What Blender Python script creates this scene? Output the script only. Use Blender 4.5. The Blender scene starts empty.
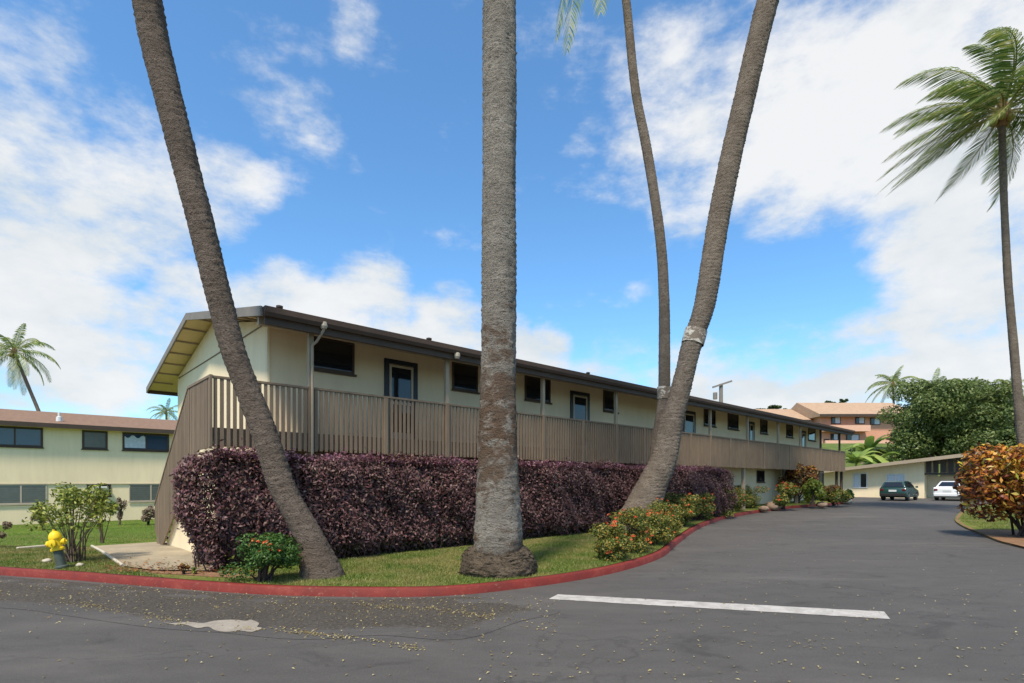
import bpy, math, random
import numpy as np
from mathutils import Vector, Matrix
from mathutils.geometry import delaunay_2d_cdt
rng = np.random.default_rng(7); random.seed(7)
SC = bpy.context.scene
COL = bpy.context.collection
R = math.radians
F = 536.0; HX = 512.0; HY = 481.0; CH = 1.6
cU, sU = 0.734, 0.679
UC, VC = -2.55, -10.6                      # where the photographer stands, in building axes
ROT = math.atan2(sU, cU)
U3 = Vector((cU, sU, 0)); V3 = Vector((-sU, cU, 0))
C0 = -(UC*U3 + VC*V3)

def S(a, b, x):
    t = min(1, max(0, (x-a)/(b-a))); return t*t*(3-2*t)
def G(x, y):                               # height of the ground
    h = .34*S(12, 35, y)*S(-6, 4, x) - .55*S(10, 22, y)*S(-2, -10, x)
    h += 6.5*S(50, 74, y)*S(8, 30, x)
    return h
def ray(px, py, dz=0.0):                   # point of the ground seen at a pixel of the survey
    a = (px-HX)/F; b = (HY-py)/F; lo, hi = 2.0, 90.0
    Y = 2.0
    while Y < 90:
        if CH + b*Y <= G(a*Y, Y)+dz: break
        Y += .05
    return (a*Y, Y, G(a*Y, Y)+dz)
def at(px, py, Y): return Vector(((px-HX)/F*Y, Y, CH+(HY-py)/F*Y))
def upl(px, vpl):                          # u on a plane v = vpl
    a = (px-HX)/F; Y = (vpl-VC)/(-sU*a+cU); return Y*(cU*a+sU)+UC
def zpl(px, py, vpl):
    a = (px-HX)/F; Y = (vpl-VC)/(-sU*a+cU); return CH+(HY-py)/F*Y
def loc2w(u, v, z=0): return C0 + u*U3 + v*V3 + Vector((0, 0, z))
def w2l(x, y): 
    p = Vector((x, y, 0)) - C0
    return p.dot(U3), p.dot(V3)

# ------------------------------------------------------------------ materials
def newmat(name):
    m = bpy.data.materials.new(name); m.use_nodes = True
    nt = m.node_tree; b = nt.nodes['Principled BSDF']; return m, nt, b
def ramp(nt, fac, stops, interp='LINEAR'):
    r = nt.nodes.new('ShaderNodeValToRGB'); cr = r.color_ramp; cr.interpolation = interp
    while len(cr.elements) < len(stops): cr.elements.new(.5)
    for e, (p, c) in zip(cr.elements, stops):
        e.position = p; e.color = (c[0], c[1], c[2], 1) if hasattr(c, '__len__') else (c, c, c, 1)
    nt.links.new(fac, r.inputs[0]); return r.outputs[0]
def noise(nt, scale, detail=4, rough=.55, mp=None, coord='Object', dist=0):
    tc = nt.nodes.new('ShaderNodeTexCoord'); n = nt.nodes.new('ShaderNodeTexNoise')
    n.inputs['Scale'].default_value = scale; n.inputs['Detail'].default_value = detail
    n.inputs['Roughness'].default_value = rough; n.inputs['Distortion'].default_value = dist
    if mp:
        m = nt.nodes.new('ShaderNodeMapping'); m.inputs['Scale'].default_value = mp
        nt.links.new(tc.outputs[coord], m.inputs[0]); nt.links.new(m.outputs[0], n.inputs['Vector'])
    else: nt.links.new(tc.outputs[coord], n.inputs['Vector'])
    return n.outputs['Fac']
def mixc(nt, fac, a, b, mode='MIX'):
    m = nt.nodes.new('ShaderNodeMix'); m.data_type = 'RGBA'; m.blend_type = mode
    for sock, v in ((m.inputs[0], fac), (m.inputs[6], a), (m.inputs[7], b)):
        if hasattr(v, 'is_linked') or hasattr(v, 'links'): nt.links.new(v, sock)
        elif hasattr(v, '__len__'): sock.default_value = (v[0], v[1], v[2], 1)
        else: sock.default_value = v
    return m.outputs[2]
def bump(nt, b, h, strength=.4, dist=.02):
    n = nt.nodes.new('ShaderNodeBump'); n.inputs['Strength'].default_value = strength
    n.inputs['Distance'].default_value = dist
    nt.links.new(h, n.inputs['Height']); nt.links.new(n.outputs[0], b.inputs['Normal'])
def paint(name, col, rough=.6, var=.18, scale=1.5, bscale=60, bstr=.15, spec=.3, metal=0, streak=False):
    m, nt, b = newmat(name)
    n1 = noise(nt, scale, 6, .65, (1, 1, .25) if streak else None)
    n2 = noise(nt, scale*9, 4, .6, (1, 1, .15) if streak else None)
    f = nt.nodes.new('ShaderNodeMath'); f.operation = 'MULTIPLY_ADD'; nt.links.new(n1, f.inputs[0])
    f.inputs[1].default_value = .65; 
    g = nt.nodes.new('ShaderNodeMath'); g.operation = 'MULTIPLY'; nt.links.new(n2, g.inputs[0]); g.inputs[1].default_value = .35
    nt.links.new(g.outputs[0], f.inputs[2])
    lo = [c*(1-var) for c in col]; hi = [min(1, c*(1+var*.6)) for c in col]
    c = ramp(nt, f.outputs[0], [(.3, lo), (.7, hi)])
    nt.links.new(c, b.inputs['Base Color'])
    b.inputs['Roughness'].default_value = rough; b.inputs['Specular IOR Level'].default_value = spec
    b.inputs['Metallic'].default_value = metal
    if bstr: bump(nt, b, noise(nt, bscale, 3), bstr, .01)
    return m
def leafmat(name, stops, trans=.25, rough=.5, patch=None, spec=.35):
    m, nt, b = newmat(name)
    g = nt.nodes.new('ShaderNodeNewGeometry')
    c = ramp(nt, g.outputs['Random Per Island'], stops)
    if patch:
        n = noise(nt, patch[0], 3)
        c = mixc(nt, ramp(nt, n, [(.4, 0), (.62, 1)]), c, mixc(nt, .65, c, patch[1]))
    nt.links.new(c, b.inputs['Base Color']); b.inputs['Roughness'].default_value = rough
    b.inputs['Specular IOR Level'].default_value = spec
    t = nt.nodes.new('ShaderNodeBsdfTranslucent'); nt.links.new(c, t.inputs[0])
    mx = nt.nodes.new('ShaderNodeMixShader'); mx.inputs[0].default_value = trans
    nt.links.new(b.outputs[0], mx.inputs[1]); nt.links.new(t.outputs[0], mx.inputs[2])
    nt.links.new(mx.outputs[0], nt.nodes['Material Output'].inputs[0])
    return m
def glass(name, col, rough=.06):
    m, nt, b = newmat(name)
    b.inputs['Base Color'].default_value = (*col, 1); b.inputs['Roughness'].default_value = rough
    b.inputs['Specular IOR Level'].default_value = .6
    bump(nt, b, noise(nt, 1.2, 2), .08, .05)
    return m
def barkmat(name, dark, mid, light, patch=None, ringk=9):
    m, nt, b = newmat(name)
    n1 = noise(nt, 3.0, 8, .7, (1, 1, 2.2)); n2 = noise(nt, 7, 6, .75, (1, 1, ringk*.35), dist=.6)
    n3 = noise(nt, 40, 4, .7)
    c = ramp(nt, n2, [(.28, dark), (.48, mid), (.72, light)])
    c2 = ramp(nt, n1, [(.35, [x*.75 for x in mid]), (.65, [min(1, x*1.1) for x in light])])
    c = mixc(nt, .45, c, c2)
    c = mixc(nt, .35, c, ramp(nt, n3, [(.3, [x*.5 for x in dark]), (.7, [min(1, x*1.3) for x in light])]))
    if patch:
        tc = nt.nodes.new('ShaderNodeTexCoord'); sx = nt.nodes.new('ShaderNodeSeparateXYZ')
        nt.links.new(tc.outputs['Object'], sx.inputs[0])
        dv = nt.nodes.new('ShaderNodeMath'); dv.operation = 'DIVIDE'; nt.links.new(sx.outputs[2], dv.inputs[0]); dv.inputs[1].default_value = 10
        zr = ramp(nt, dv.outputs[0], [(0, .66), (.05, .56), (.09, .42), (.13, .42), (.19, .60), (.30, .62), (.42, .42), (.6, .25)])
        mr = nt.nodes.new('ShaderNodeMath'); mr.operation = 'SUBTRACT'; nt.links.new(zr, mr.inputs[0]); mr.inputs[1].default_value = .5
        pn = noise(nt, 2.6, 6, .7, (1, 1, 1.5), dist=.5)
        ad = nt.nodes.new('ShaderNodeMath'); ad.operation = 'ADD'; nt.links.new(pn, ad.inputs[0]); nt.links.new(mr.outputs[0], ad.inputs[1])
        c = mixc(nt, ramp(nt, ad.outputs[0], [(.48, 0), (.58, .85)]), c, mixc(nt, n2, patch[0], [x*.35 for x in patch[0]]))
    n4 = noise(nt, 13, 5, .7, (1, 1, 3.2), dist=1.2); n5 = noise(nt, 2.2, 3, .5)
    c = mixc(nt, ramp(nt, n4, [(.54, 0), (.62, .88)]), c, [x*.4 for x in dark])
    c = mixc(nt, ramp(nt, n5, [(.35, .45), (.6, 0)]), c, [x*.6 for x in mid])
    nt.links.new(c, b.inputs['Base Color']); b.inputs['Roughness'].default_value = .9
    b.inputs['Specular IOR Level'].default_value = .15
    ad = nt.nodes.new('ShaderNodeMath'); ad.operation = 'ADD'; nt.links.new(n2, ad.inputs[0]); nt.links.new(n3, ad.inputs[1])
    bump(nt, b, ad.outputs[0], 1.0, .05)
    return m

M = {}
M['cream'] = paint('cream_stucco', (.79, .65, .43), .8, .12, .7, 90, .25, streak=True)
M['creamshade'] = paint('shaded_cream_stucco', (.68, .56, .39), .8, .12, .7, 90, .25, streak=True)  # darker copy of the cream stucco, shade of covered walls put into the colour
M['soffit'] = paint('soffit_paint', (.70, .52, .29), .7, .15, 1.2, 60, .1)
M['brown'] = paint('brown_wood_stain', (.205, .148, .098), .75, .3, 2.5, 50, .3, streak=True)
M['dkbrown'] = paint('dark_brown_trim', (.066, .046, .034), .7, .25, 2, 60, .15)
M['gutter'] = paint('brown_gutter_paint', (.085, .058, .044), .75, .2, 2, 80, .05, spec=.15)
M['post'] = paint('tan_post_paint', (.34, .27, .19), .7, .15, 2, 60, .1)
M['pipe'] = paint('pipe_paint', (.42, .36, .28), .5, .1, 2, 60, .05)
M['shingle'] = paint('brown_shingles', (.17, .115, .085), .9, .35, 6, 30, .6)
M['redshingle'] = paint('red_brown_shingles', (.23, .140, .090), .9, .35, 5, 25, .6)
M['tile'] = paint('clay_tile', (.42, .28, .18), .9, .25, 2, 8, .8)
M['pink'] = paint('pink_stucco', (.60, .30, .19), .85, .12, .5, 40, .1)
M['pinklight'] = paint('light_pink_stucco', (.68, .40, .28), .85, .1, .5, 40, .1)
M['glassdk'] = glass('dark_window_glass', (.012, .014, .018))
M['glassbl'] = glass('blue_tinted_glass', (.02, .05, .10), .03)
M['louvre'] = paint('louvre_glass', (.12, .13, .12), .25, .2, 3, 40, .05, spec=.6)
M['navy'] = paint('navy_door_paint', (.018, .022, .035), .4, .2, 2, 60, .05)
M['white'] = paint('white_paint', (.62, .62, .60), .5, .08, 2, 60, .05)
M['curtain'] = paint('curtain_cloth', (.55, .60, .66), .9, .25, 9, 20, .3)
M['concrete'] = paint('worn_concrete', (.34, .28, .19), .95, .35, 1.3, 70, .4)
M['concretelt'] = paint('pale_concrete', (.46, .41, .32), .95, .2, 2, 70, .3)
M['slat'] = paint('dark_lattice', (.05, .04, .035), .6, .2, 2)
M['grey'] = paint('grey_weathered_wood', (.20, .18, .16), .9, .2, 3)
M['ywell'] = paint('yellow_hydrant_paint', (.80, .56, .02), .4, .15, 8, 60, .1)
M['hydrlow'] = paint('dark_green_iron', (.07, .09, .075), .6, .25, 8)  # lower barrel, darker and greener than the yellow top
M['rubber'] = paint('rubber', (.02, .02, .02), .8, .2, 8)
M['rim'] = paint('wheel_metal', (.35, .35, .36), .3, .1, 8, metal=.8)
M['cargreen'] = paint('green_car_paint', (.015, .050, .045), .22, .05, 2, 60, 0, spec=.6)
M['carwhite'] = paint('white_car_paint', (.72, .72, .72), .25, .03, 2, 60, 0, spec=.6)
M['redlamp'] = paint('red_lamp', (.12, .012, .012), .2, .1, 8)
M['plate'] = paint('plate_white', (.6, .6, .58), .4, .05, 8)
M['wood'] = paint('bare_stem_bark', (.13, .095, .07), .9, .3, 12, 60, .4)
M['dkwood'] = paint('dark_stem_bark', (.05, .035, .03), .9, .3, 12, 60, .4)
M['stone'] = paint('brown_stone', (.28, .19, .13), .9, .35, 6, 30, .6)

# ---- ground materials
def asphalt(name, shoulder=False):
    m, nt, b = newmat(name)
    big = noise(nt, .22, 5, .6, dist=.4); mid = noise(nt, 1.6, 6, .65, (1, 2.2, 1)); fine = noise(nt, 140, 3, .8); agg = noise(nt, 45, 4, .8)
    c = ramp(nt, big, [(.35, (.078, .067, .056)), (.65, (.120, .104, .089))])
    c = mixc(nt, .55, c, ramp(nt, mid, [(.3, (.054, .048, .042)), (.7, (.122, .109, .096))]))
    c = mixc(nt, .35, c, ramp(nt, agg, [(.35, (.026, .023, .020)), (.6, (.095, .085, .074)), (.8, (.25, .22, .18))]))
    c = mixc(nt, .22, c, ramp(nt, fine, [(.3, .02), (.75, .24)]))
    st = noise(nt, .9, 7, .7, (1, 1.6, 1), dist=.8)          # oil and water stains
    c = mixc(nt, ramp(nt, st, [(.30, .55), (.42, 0)]), c, (.035, .031, .028))
    pale = noise(nt, .5, 5, .65, (.35, 1.3, 1), dist=.6)      # worn pale wheel lanes
    c = mixc(nt, ramp(nt, pale, [(.52, 0), (.72, .45)]), c, (.165, .150, .132))
    tc = nt.nodes.new('ShaderNodeTexCoord'); mp = nt.nodes.new('ShaderNodeMapping'); nt.links.new(tc.outputs['Object'], mp.inputs[0])
    mp.inputs['Scale'].default_value = (.16, .5, 1); mp.inputs['Rotation'].default_value = (0, 0, .1)
    v = nt.nodes.new('ShaderNodeTexVoronoi'); v.feature = 'DISTANCE_TO_EDGE'; v.inputs['Scale'].default_value = 1.0
    nz_ = nt.nodes.new('ShaderNodeTexNoise'); nz_.inputs['Scale'].default_value = 1.5; nz_.inputs['Detail'].default_value = 6
    nt.links.new(tc.outputs['Object'], nz_.inputs['Vector'])
    vm = nt.nodes.new('ShaderNodeVectorMath'); vm.operation = 'MULTIPLY_ADD'; nt.links.new(nz_.outputs['Color'], vm.inputs[0]); vm.inputs[1].default_value = (.5, .5, .5); nt.links.new(mp.outputs[0], vm.inputs[2])
    nt.links.new(vm.outputs[0], v.inputs['Vector'])
    c = mixc(nt, ramp(nt, v.outputs['Distance'], [(0, .30), (.010, 0)]), c, (.026, .023, .021))
    ad = nt.nodes.new('ShaderNodeMath'); ad.operation = 'ADD'; nt.links.new(agg, ad.inputs[0]); nt.links.new(fine, ad.inputs[1])
    if shoulder:
        a2 = noise(nt, 26, 5, .8); m2 = noise(nt, 1.2, 6, .7)
        k = ramp(nt, m2, [(.3, (.060, .051, .042)), (.7, (.098, .085, .070))])
        k = mixc(nt, .6, k, ramp(nt, a2, [(.36, (.020, .017, .014)), (.56, (.085, .073, .058)), (.72, (.30, .25, .18))]))
        at_ = nt.nodes.new('ShaderNodeAttribute'); at_.attribute_name = 'edge'
        en = noise(nt, 3.5, 8, .75)
        sm = nt.nodes.new('ShaderNodeMath'); sm.operation = 'MULTIPLY_ADD'; nt.links.new(en, sm.inputs[0]); sm.inputs[1].default_value = -1.1; nt.links.new(at_.outputs['Fac'], sm.inputs[2])
        f = ramp(nt, sm.outputs[0], [(0, 0), (.25, 1)])
        c = mixc(nt, f, c, k)
        ad2 = nt.nodes.new('ShaderNodeMath'); ad2.operation = 'MULTIPLY_ADD'; nt.links.new(a2, ad2.inputs[0]); ad2.inputs[1].default_value = 2.0; nt.links.new(ad.outputs[0], ad2.inputs[2]); ad = ad2
    nt.links.new(c, b.inputs['Base Color'])
    nt.links.new(ramp(nt, big, [(.3, .74), (.7, .9)]), b.inputs['Roughness'])
    b.inputs['Specular IOR Level'].default_value = .25
    bump(nt, b, ad.outputs[0], .6, .014)
    return m
def lawnmat(name, g1, g2, dry, dryamt):
    m, nt, b = newmat(name)
    n1 = noise(nt, 1.1, 7, .7); n2 = noise(nt, 26, 5, .8); n3 = noise(nt, .35, 4, .6)
    c = ramp(nt, n2, [(.3, g1), (.65, g2)])
    c = mixc(nt, ramp(nt, n1, [(dryamt, 0), (dryamt+.18, .8)]), c, dry)
    c = mixc(nt, ramp(nt, n3, [(.4, 0), (.65, .35)]), c, [x*1.4 for x in g2])
    nt.links.new(c, b.inputs['Base Color']); b.inputs['Roughness'].default_value = .95; b.inputs['Specular IOR Level'].default_value = .1
    bump(nt, b, n2, .8, .05); return m
def kerbmat():
    m, nt, b = newmat('worn_red_paint')
    n1 = noise(nt, 2.5, 8, .7); n2 = noise(nt, 16, 6, .75)
    c = ramp(nt, n1, [(.3, (.115, .010, .005)), (.55, (.175, .014, .007)), (.75, (.23, .045, .025))])
    c = mixc(nt, ramp(nt, n2, [(.57, 0), (.70, .7)]), c, (.26, .13, .09))
    nt.links.new(c, b.inputs['Base Color']); b.inputs['Roughness'].default_value = .75
    bump(nt, b, n2, .5, .01); return m
def linemat():
    m, nt, b = newmat('worn_white_road_paint')
    n1 = noise(nt, 5, 8, .75); n2 = noise(nt, 60, 4, .8)
    c = mixc(nt, ramp(nt, n1, [(.42, 0), (.66, .65)]), (.47, .44, .40), (.19, .165, .14))
    c = mixc(nt, ramp(nt, n2, [(.5, 0), (.75, .6)]), c, (.22, .21, .20))
    nt.links.new(c, b.inputs['Base Color']); b.inputs['Roughness'].default_value = .8; bump(nt, b, n2, .4, .008); return m
M['asphalt'] = asphalt('worn_asphalt'); M['coarse'] = asphalt('coarse_asphalt', True); M['kerb'] = kerbmat(); M['line'] = linemat(); M['oldpaint'] = paint('faded_paint_smear', (.30, .26, .21), .9, .35, 4, 60, .4)
M['lawn'] = lawnmat('lawn_turf', (.055, .085, .012), (.15, .19, .03), (.27, .21, .085), .44)
M['greenlawn'] = lawnmat('bright_lawn', (.055, .10, .014), (.12, .20, .025), (.21, .21, .06), .58)
M['dirt'] = paint('leaf_littered_soil', (.24, .13, .065), .95, .55, 5, 40, .7)
M['earth'] = lawnmat('far_ground', (.05, .09, .02), (.11, .15, .04), (.20, .17, .08), .5)

# leaves
M['hedge'] = leafmat('purple_hedge_leaves', [(0, (.045, .022, .021)), (.33, (.120, .050, .052)), (.58, (.205, .086, .092)), (.78, (.140, .095, .055)), (1, (.29, .175, .16))], .18, .5, (.9, (.14, .072, .072)))
M['hedgetop'] = leafmat('fresh_purple_leaves', [(0, (.08, .03, .045)), (.5, (.22, .08, .12)), (1, (.38, .20, .24))], .15, .5)
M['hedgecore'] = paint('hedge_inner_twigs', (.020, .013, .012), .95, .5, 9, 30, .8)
M['green'] = leafmat('shrub_green_leaves', [(0, (.025, .06, .010)), (.5, (.05, .12, .02)), (1, (.12, .21, .045))], .25)
M['yellowgreen'] = leafmat('yellow_green_leaves', [(0, (.07, .11, .015)), (.5, (.17, .22, .03)), (1, (.42, .42, .08))], .3)
M['ixleaf'] = leafmat('ixora_leaves', [(0, (.035, .06, .012)), (.4, (.11, .15, .028)), (.75, (.25, .24, .05)), (1, (.42, .27, .06))], .25)
M['flower'] = leafmat('orange_red_flowers', [(0, (.50, .035, .018)), (.5, (.68, .10, .035)), (1, (.74, .22, .06))], .2)
M['crotonleaf'] = leafmat('croton_leaves', [(0, (.055, .022, .016)), (.25, (.20, .045, .02)), (.5, (.48, .14, .025)), (.75, (.64, .30, .05)), (.9, (.30, .30, .04)), (1, (.62, .45, .20))], .25, patch=(2.2, (.09, .05, .035)))
M['crotontop'] = leafmat('young_croton_leaves', [(0, (.30, .09, .02)), (.35, (.62, .26, .03)), (.65, (.70, .42, .06)), (.85, (.42, .46, .05)), (1, (.62, .12, .04))], .3)
M['crotondark'] = leafmat('small_croton_leaves', [(0, (.04, .025, .018)), (.4, (.20, .07, .03)), (.7, (.42, .18, .05)), (1, (.14, .18, .04))], .25)
M['treeleaf'] = leafmat('tree_leaves', [(0, (.038, .072, .018)), (.5, (.095, .150, .036)), (1, (.27, .31, .11))], .35, patch=(.5, (.16, .20, .05)))
M['farleaf'] = leafmat('far_tree_leaves', [(0, (.03, .06, .015)), (1, (.09, .14, .04))], .25)
M['banana'] = leafmat('banana_leaves', [(0, (.12, .22, .03)), (1, (.36, .44, .11))], .4)
M['palm'] = leafmat('palm_leaflets', [(0, (.065, .12, .028)), (.5, (.16, .235, .055)), (.85, (.32, .36, .10)), (1, (.48, .43, .17))], .38, .6)
M['rachis'] = paint('frond_stalk', (.30, .26, .09), .5, .2, 3)
M['sheath'] = paint('crown_fibre', (.26, .15, .07), .9, .4, 5, 30, .6)
M['coconut'] = paint('coconut_husk', (.30, .26, .07), .6, .2, 5)
M['grassblade'] = leafmat('grass_blades', [(0, (.05, .10, .012)), (.55, (.11, .19, .025)), (.85, (.20, .24, .05)), (1, (.34, .28, .12))], .3, patch=(1.0, (.38, .29, .12)))
M['fallen'] = leafmat('fallen_yellow_leaves', [(0, (.20, .13, .05)), (.5, (.36, .28, .11)), (1, (.56, .48, .25))], .1)
M['pinkleaf'] = leafmat('brown_purple_leaves', [(0, (.13, .08, .06)), (.5, (.24, .15, .12)), (1, (.24, .25, .12))], .25)
M['barkA'] = barkmat('palm_bark_brown', (.060, .043, .034), (.150, .112, .086), (.27, .215, .17))
M['barkB'] = barkmat('palm_bark_grey', (.080, .066, .052), (.25, .215, .175), (.44, .40, .34), patch=((.17, .088, .045), 1.5, 5.2))
M['barkC'] = barkmat('palm_bark_tan', (.075, .055, .042), (.19, .145, .11), (.34, .28, .22))
M['rootmat'] = barkmat('palm_root_mat', (.03, .022, .016), (.105, .075, .05), (.24, .185, .13), ringk=2)
M['band'] = paint('whitewash_band', (.60, .55, .46), .85, .3, 6, 40, .6)
_nt = M['band'].node_tree; _b = _nt.nodes['Principled BSDF']; _c = _b.inputs['Base Color'].links[0].from_socket
_nt.links.new(mixc(_nt, ramp(_nt, noise(_nt, 5, 7, .75, (1, 1, 1.6), dist=.6), [(.44, 0), (.52, .95)]), _c, (.16, .12, .09)), _b.inputs['Base Color'])

# ------------------------------------------------------------------ object helpers
def tag(o, label=None, cat=None, group=None, kind=None):
    if label: o['label'] = label
    if cat: o['category'] = cat
    if group: o['group'] = group
    if kind: o['kind'] = kind
    return o
def empty(name, loc, rz=0, label=None, cat=None, group=None):
    o = bpy.data.objects.new(name, None); COL.objects.link(o); o.location = loc; o.rotation_euler = (0, 0, rz)
    o.empty_display_size = .2
    return tag(o, label, cat, group)
def mesh_np(name, verts, faces, mat, parent=None, smooth=False, loc=None):
    """verts (n,3) array; faces (m,k) array, all the same size"""
    me = bpy.data.meshes.new(name); v = np.asarray(verts, dtype=np.float32); f = np.asarray(faces, dtype=np.int32)
    me.vertices.add(len(v)); me.vertices.foreach_set('co', v.ravel())
    k = f.shape[1]; me.loops.add(f.size); me.loops.foreach_set('vertex_index', f.ravel())
    me.polygons.add(len(f)); me.polygons.foreach_set('loop_start', np.arange(0, f.size, k, dtype=np.int32))
    me.polygons.foreach_set('loop_total', np.full(len(f), k, dtype=np.int32))
    if smooth: me.polygons.foreach_set('use_smooth', np.ones(len(f), dtype=bool))
    me.update(); me.validate()
    me.materials.append(mat)
    o = bpy.data.objects.new(name, me); COL.objects.link(o)
    if parent: o.parent = parent
    if loc is not None: o.location = loc
    return o
class MB:
    def __init__(s): s.v = []; s.f = []
    def add(s, vs, fs):
        n = len(s.v); s.v += [tuple(v) for v in vs]; s.f += [tuple(i+n for i in f) for f in fs]; return s
    def box(s, x0, x1, y0, y1, z0, z1, mtx=None):
        vs = [Vector((x, y, z)) for z in (z0, z1) for x, y in ((x0, y0), (x1, y0), (x1, y1), (x0, y1))]
        if mtx: vs = [mtx @ v for v in vs]
        return s.add(vs, [(3, 2, 1, 0), (4, 5, 6, 7), (0, 1, 5, 4), (1, 2, 6, 5), (2, 3, 7, 6), (3, 0, 4, 7)])
    def prism(s, poly, a0, a1, axis='x'):       # poly in the other two axes
        n = len(poly)
        def P(a, p): return {'x': (a, p[0], p[1]), 'y': (p[0], a, p[1]), 'z': (p[0], p[1], a)}[axis]
        vs = [P(a0, p) for p in poly] + [P(a1, p) for p in poly]
        fs = [tuple(range(n))[::-1], tuple(range(n, 2*n))] + [(i, (i+1) % n, n+(i+1) % n, n+i) for i in range(n)]
        return s.add(vs, fs)
    def tube(s, pts, rad, seg=8, caps=True):
        pts = [Vector(p) for p in pts]; n = len(pts)
        if not hasattr(rad, '__len__'): rad = [rad]*n
        base = len(s.v); ref = None
        for i, p in enumerate(pts):
            d = (pts[min(i+1, n-1)] - pts[max(i-1, 0)]).normalized()
            if ref is None: ref = d.orthogonal().normalized()
            ref = (ref - d*ref.dot(d)).normalized(); b = d.cross(ref)
            for k in range(seg):
                a = 2*math.pi*k/seg; s.v.append(tuple(p + rad[i]*(math.cos(a)*ref + math.sin(a)*b)))
        for i in range(n-1):
            for k in range(seg):
                a = base+i*seg+k; b = base+i*seg+(k+1) % seg; s.f.append((a, b, b+seg, a+seg))
        if caps:
            s.f.append(tuple(base+k for k in range(seg))[::-1]); s.f.append(tuple(base+(n-1)*seg+k for k in range(seg)))
        return s
    def lathe(s, prof, seg=20, c=(0, 0, 0), axis='z'):
        base = len(s.v)
        for r, z in prof:
            for k in range(seg):
                a = 2*math.pi*k/seg; x, y = r*math.cos(a), r*math.sin(a)
                p = {'z': (x, y, z), 'x': (z, x, y), 'y': (x, z, y)}[axis]
                s.v.append((c[0]+p[0], c[1]+p[1], c[2]+p[2]))
        for i in range(len(prof)-1):
            for k in range(seg):
                a = base+i*seg+k; b = base+i*seg+(k+1) % seg; s.f.append((a, b, b+seg, a+seg))
        s.f.append(tuple(base+k for k in range(seg))[::-1]); s.f.append(tuple(base+(len(prof)-1)*seg+k for k in range(seg)))
        return s
    def build(s, name, mat, parent=None, bevel=0, smooth=False, loc=None):
        me = bpy.data.meshes.new(name); me.from_pydata(s.v, [], s.f); me.materials.append(mat)
        import bmesh
        bm = bmesh.new(); bm.from_mesh(me); bmesh.ops.recalc_face_normals(bm, faces=bm.faces)
        if smooth:
            for f in bm.faces: f.smooth = True
        bm.to_mesh(me); bm.free()
        o = bpy.data.objects.new(name, me); COL.objects.link(o)
        if parent: o.parent = parent
        if loc is not None: o.location = loc
        if bevel:
            b = o.modifiers.new('bevel', 'BEVEL'); b.width = bevel; b.segments = 2; b.limit_method = 'ANGLE'
        if smooth:
            try: me.set_sharp_from_angle(angle=R(50))
            except Exception: pass
        return o
def copy_tree(o, parent=None):
    c = o.copy(); COL.objects.link(c)
    if parent is not None: c.parent = parent
    for ch in [k for k in bpy.data.objects if k.parent == o]: copy_tree(ch, c)
    return c
def unit(a): return a/np.maximum(1e-9, np.linalg.norm(a, axis=1, keepdims=True))
def leaves(name, P, N, L, W, mat, parent=None, up=.2, fold=.18, jitter=.7, loc=None):
    """a leaf blade (quad) at every point P with outward normals N"""
    n = len(P); P = np.asarray(P); N = unit(np.asarray(N) + rng.normal(0, jitter, (n, 3)) + np.array([0, 0, up]))
    T = rng.normal(0, 1, (n, 3)); T -= N*np.sum(T*N, 1, keepdims=True); T = unit(T)
    B = np.cross(N, T); l = L*rng.uniform(.65, 1.25, (n, 1)); w = W*rng.uniform(.7, 1.2, (n, 1))
    v = np.stack([P-T*l*.5, P+B*w*.5+N*w*fold-T*l*.05, P+T*l*.5-N*l*.12, P-B*w*.5+N*w*fold-T*l*.05], 1).reshape(-1, 3)
    return mesh_np(name, v, np.arange(4*n).reshape(-1, 4), mat, parent, loc=loc)
def lobes_points(lobes, n, shell=.35):
    """random points near the surface of a union of ellipsoids (c, r)"""
    w = np.array([(r[0]*r[1]+r[1]*r[2]+r[0]*r[2]) for c, r in lobes]); w = w/w.sum()
    idx = rng.choice(len(lobes), n, p=w); C = np.array([l[0] for l in lobes])[idx]; Rr = np.array([l[1] for l in lobes])[idx]
    d = unit(rng.normal(0, 1, (n, 3))); k = 1-shell*rng.random((n, 1))**1.6 + rng.normal(0, .035, (n, 1))
    return C+d*Rr*k, unit(d/Rr)
def sheet(name, poly, spacing, zf, mat, kind='structure', off=0.0):
    xs = [p[0] for p in poly]; ys = [p[1] for p in poly]
    pts = [Vector(p[:2]) for p in poly]; edges = [(i, (i+1) % len(poly)) for i in range(len(poly))]
    x = min(xs)+spacing/2
    while x < max(xs):
        y = min(ys)+spacing/2
        while y < max(ys): pts.append(Vector((x+.01*math.sin(y*7), y))); y += spacing
        x += spacing
    v, e, f, *_ = delaunay_2d_cdt(pts, edges, [], 0, 1e-6)
    def inside(p):
        c = False; n = len(poly)
        for i in range(n):
            x1, y1 = poly[i][:2]; x2, y2 = poly[(i+1) % n][:2]
            if (y1 > p[1]) != (y2 > p[1]) and p[0] < (x2-x1)*(p[1]-y1)/(y2-y1)+x1: c = not c
        return c
    ff = []
    for t in f:
        c = sum((v[i] for i in t), Vector((0, 0)))/len(t)
        if inside(c):
            t = list(t); a, b2, c2 = v[t[0]], v[t[1]], v[t[2]]
            if (b2-a).cross(c2-a) < 0: t = t[::-1]
            ff.append(t)
    me = bpy.data.meshes.new(name); me.from_pydata([(p.x, p.y, zf(p.x, p.y)+off) for p in v], [], ff); me.materials.append(mat)
    o = bpy.data.objects.new(name, me); COL.objects.link(o)
    if kind: o['kind'] = kind
    return o
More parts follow.
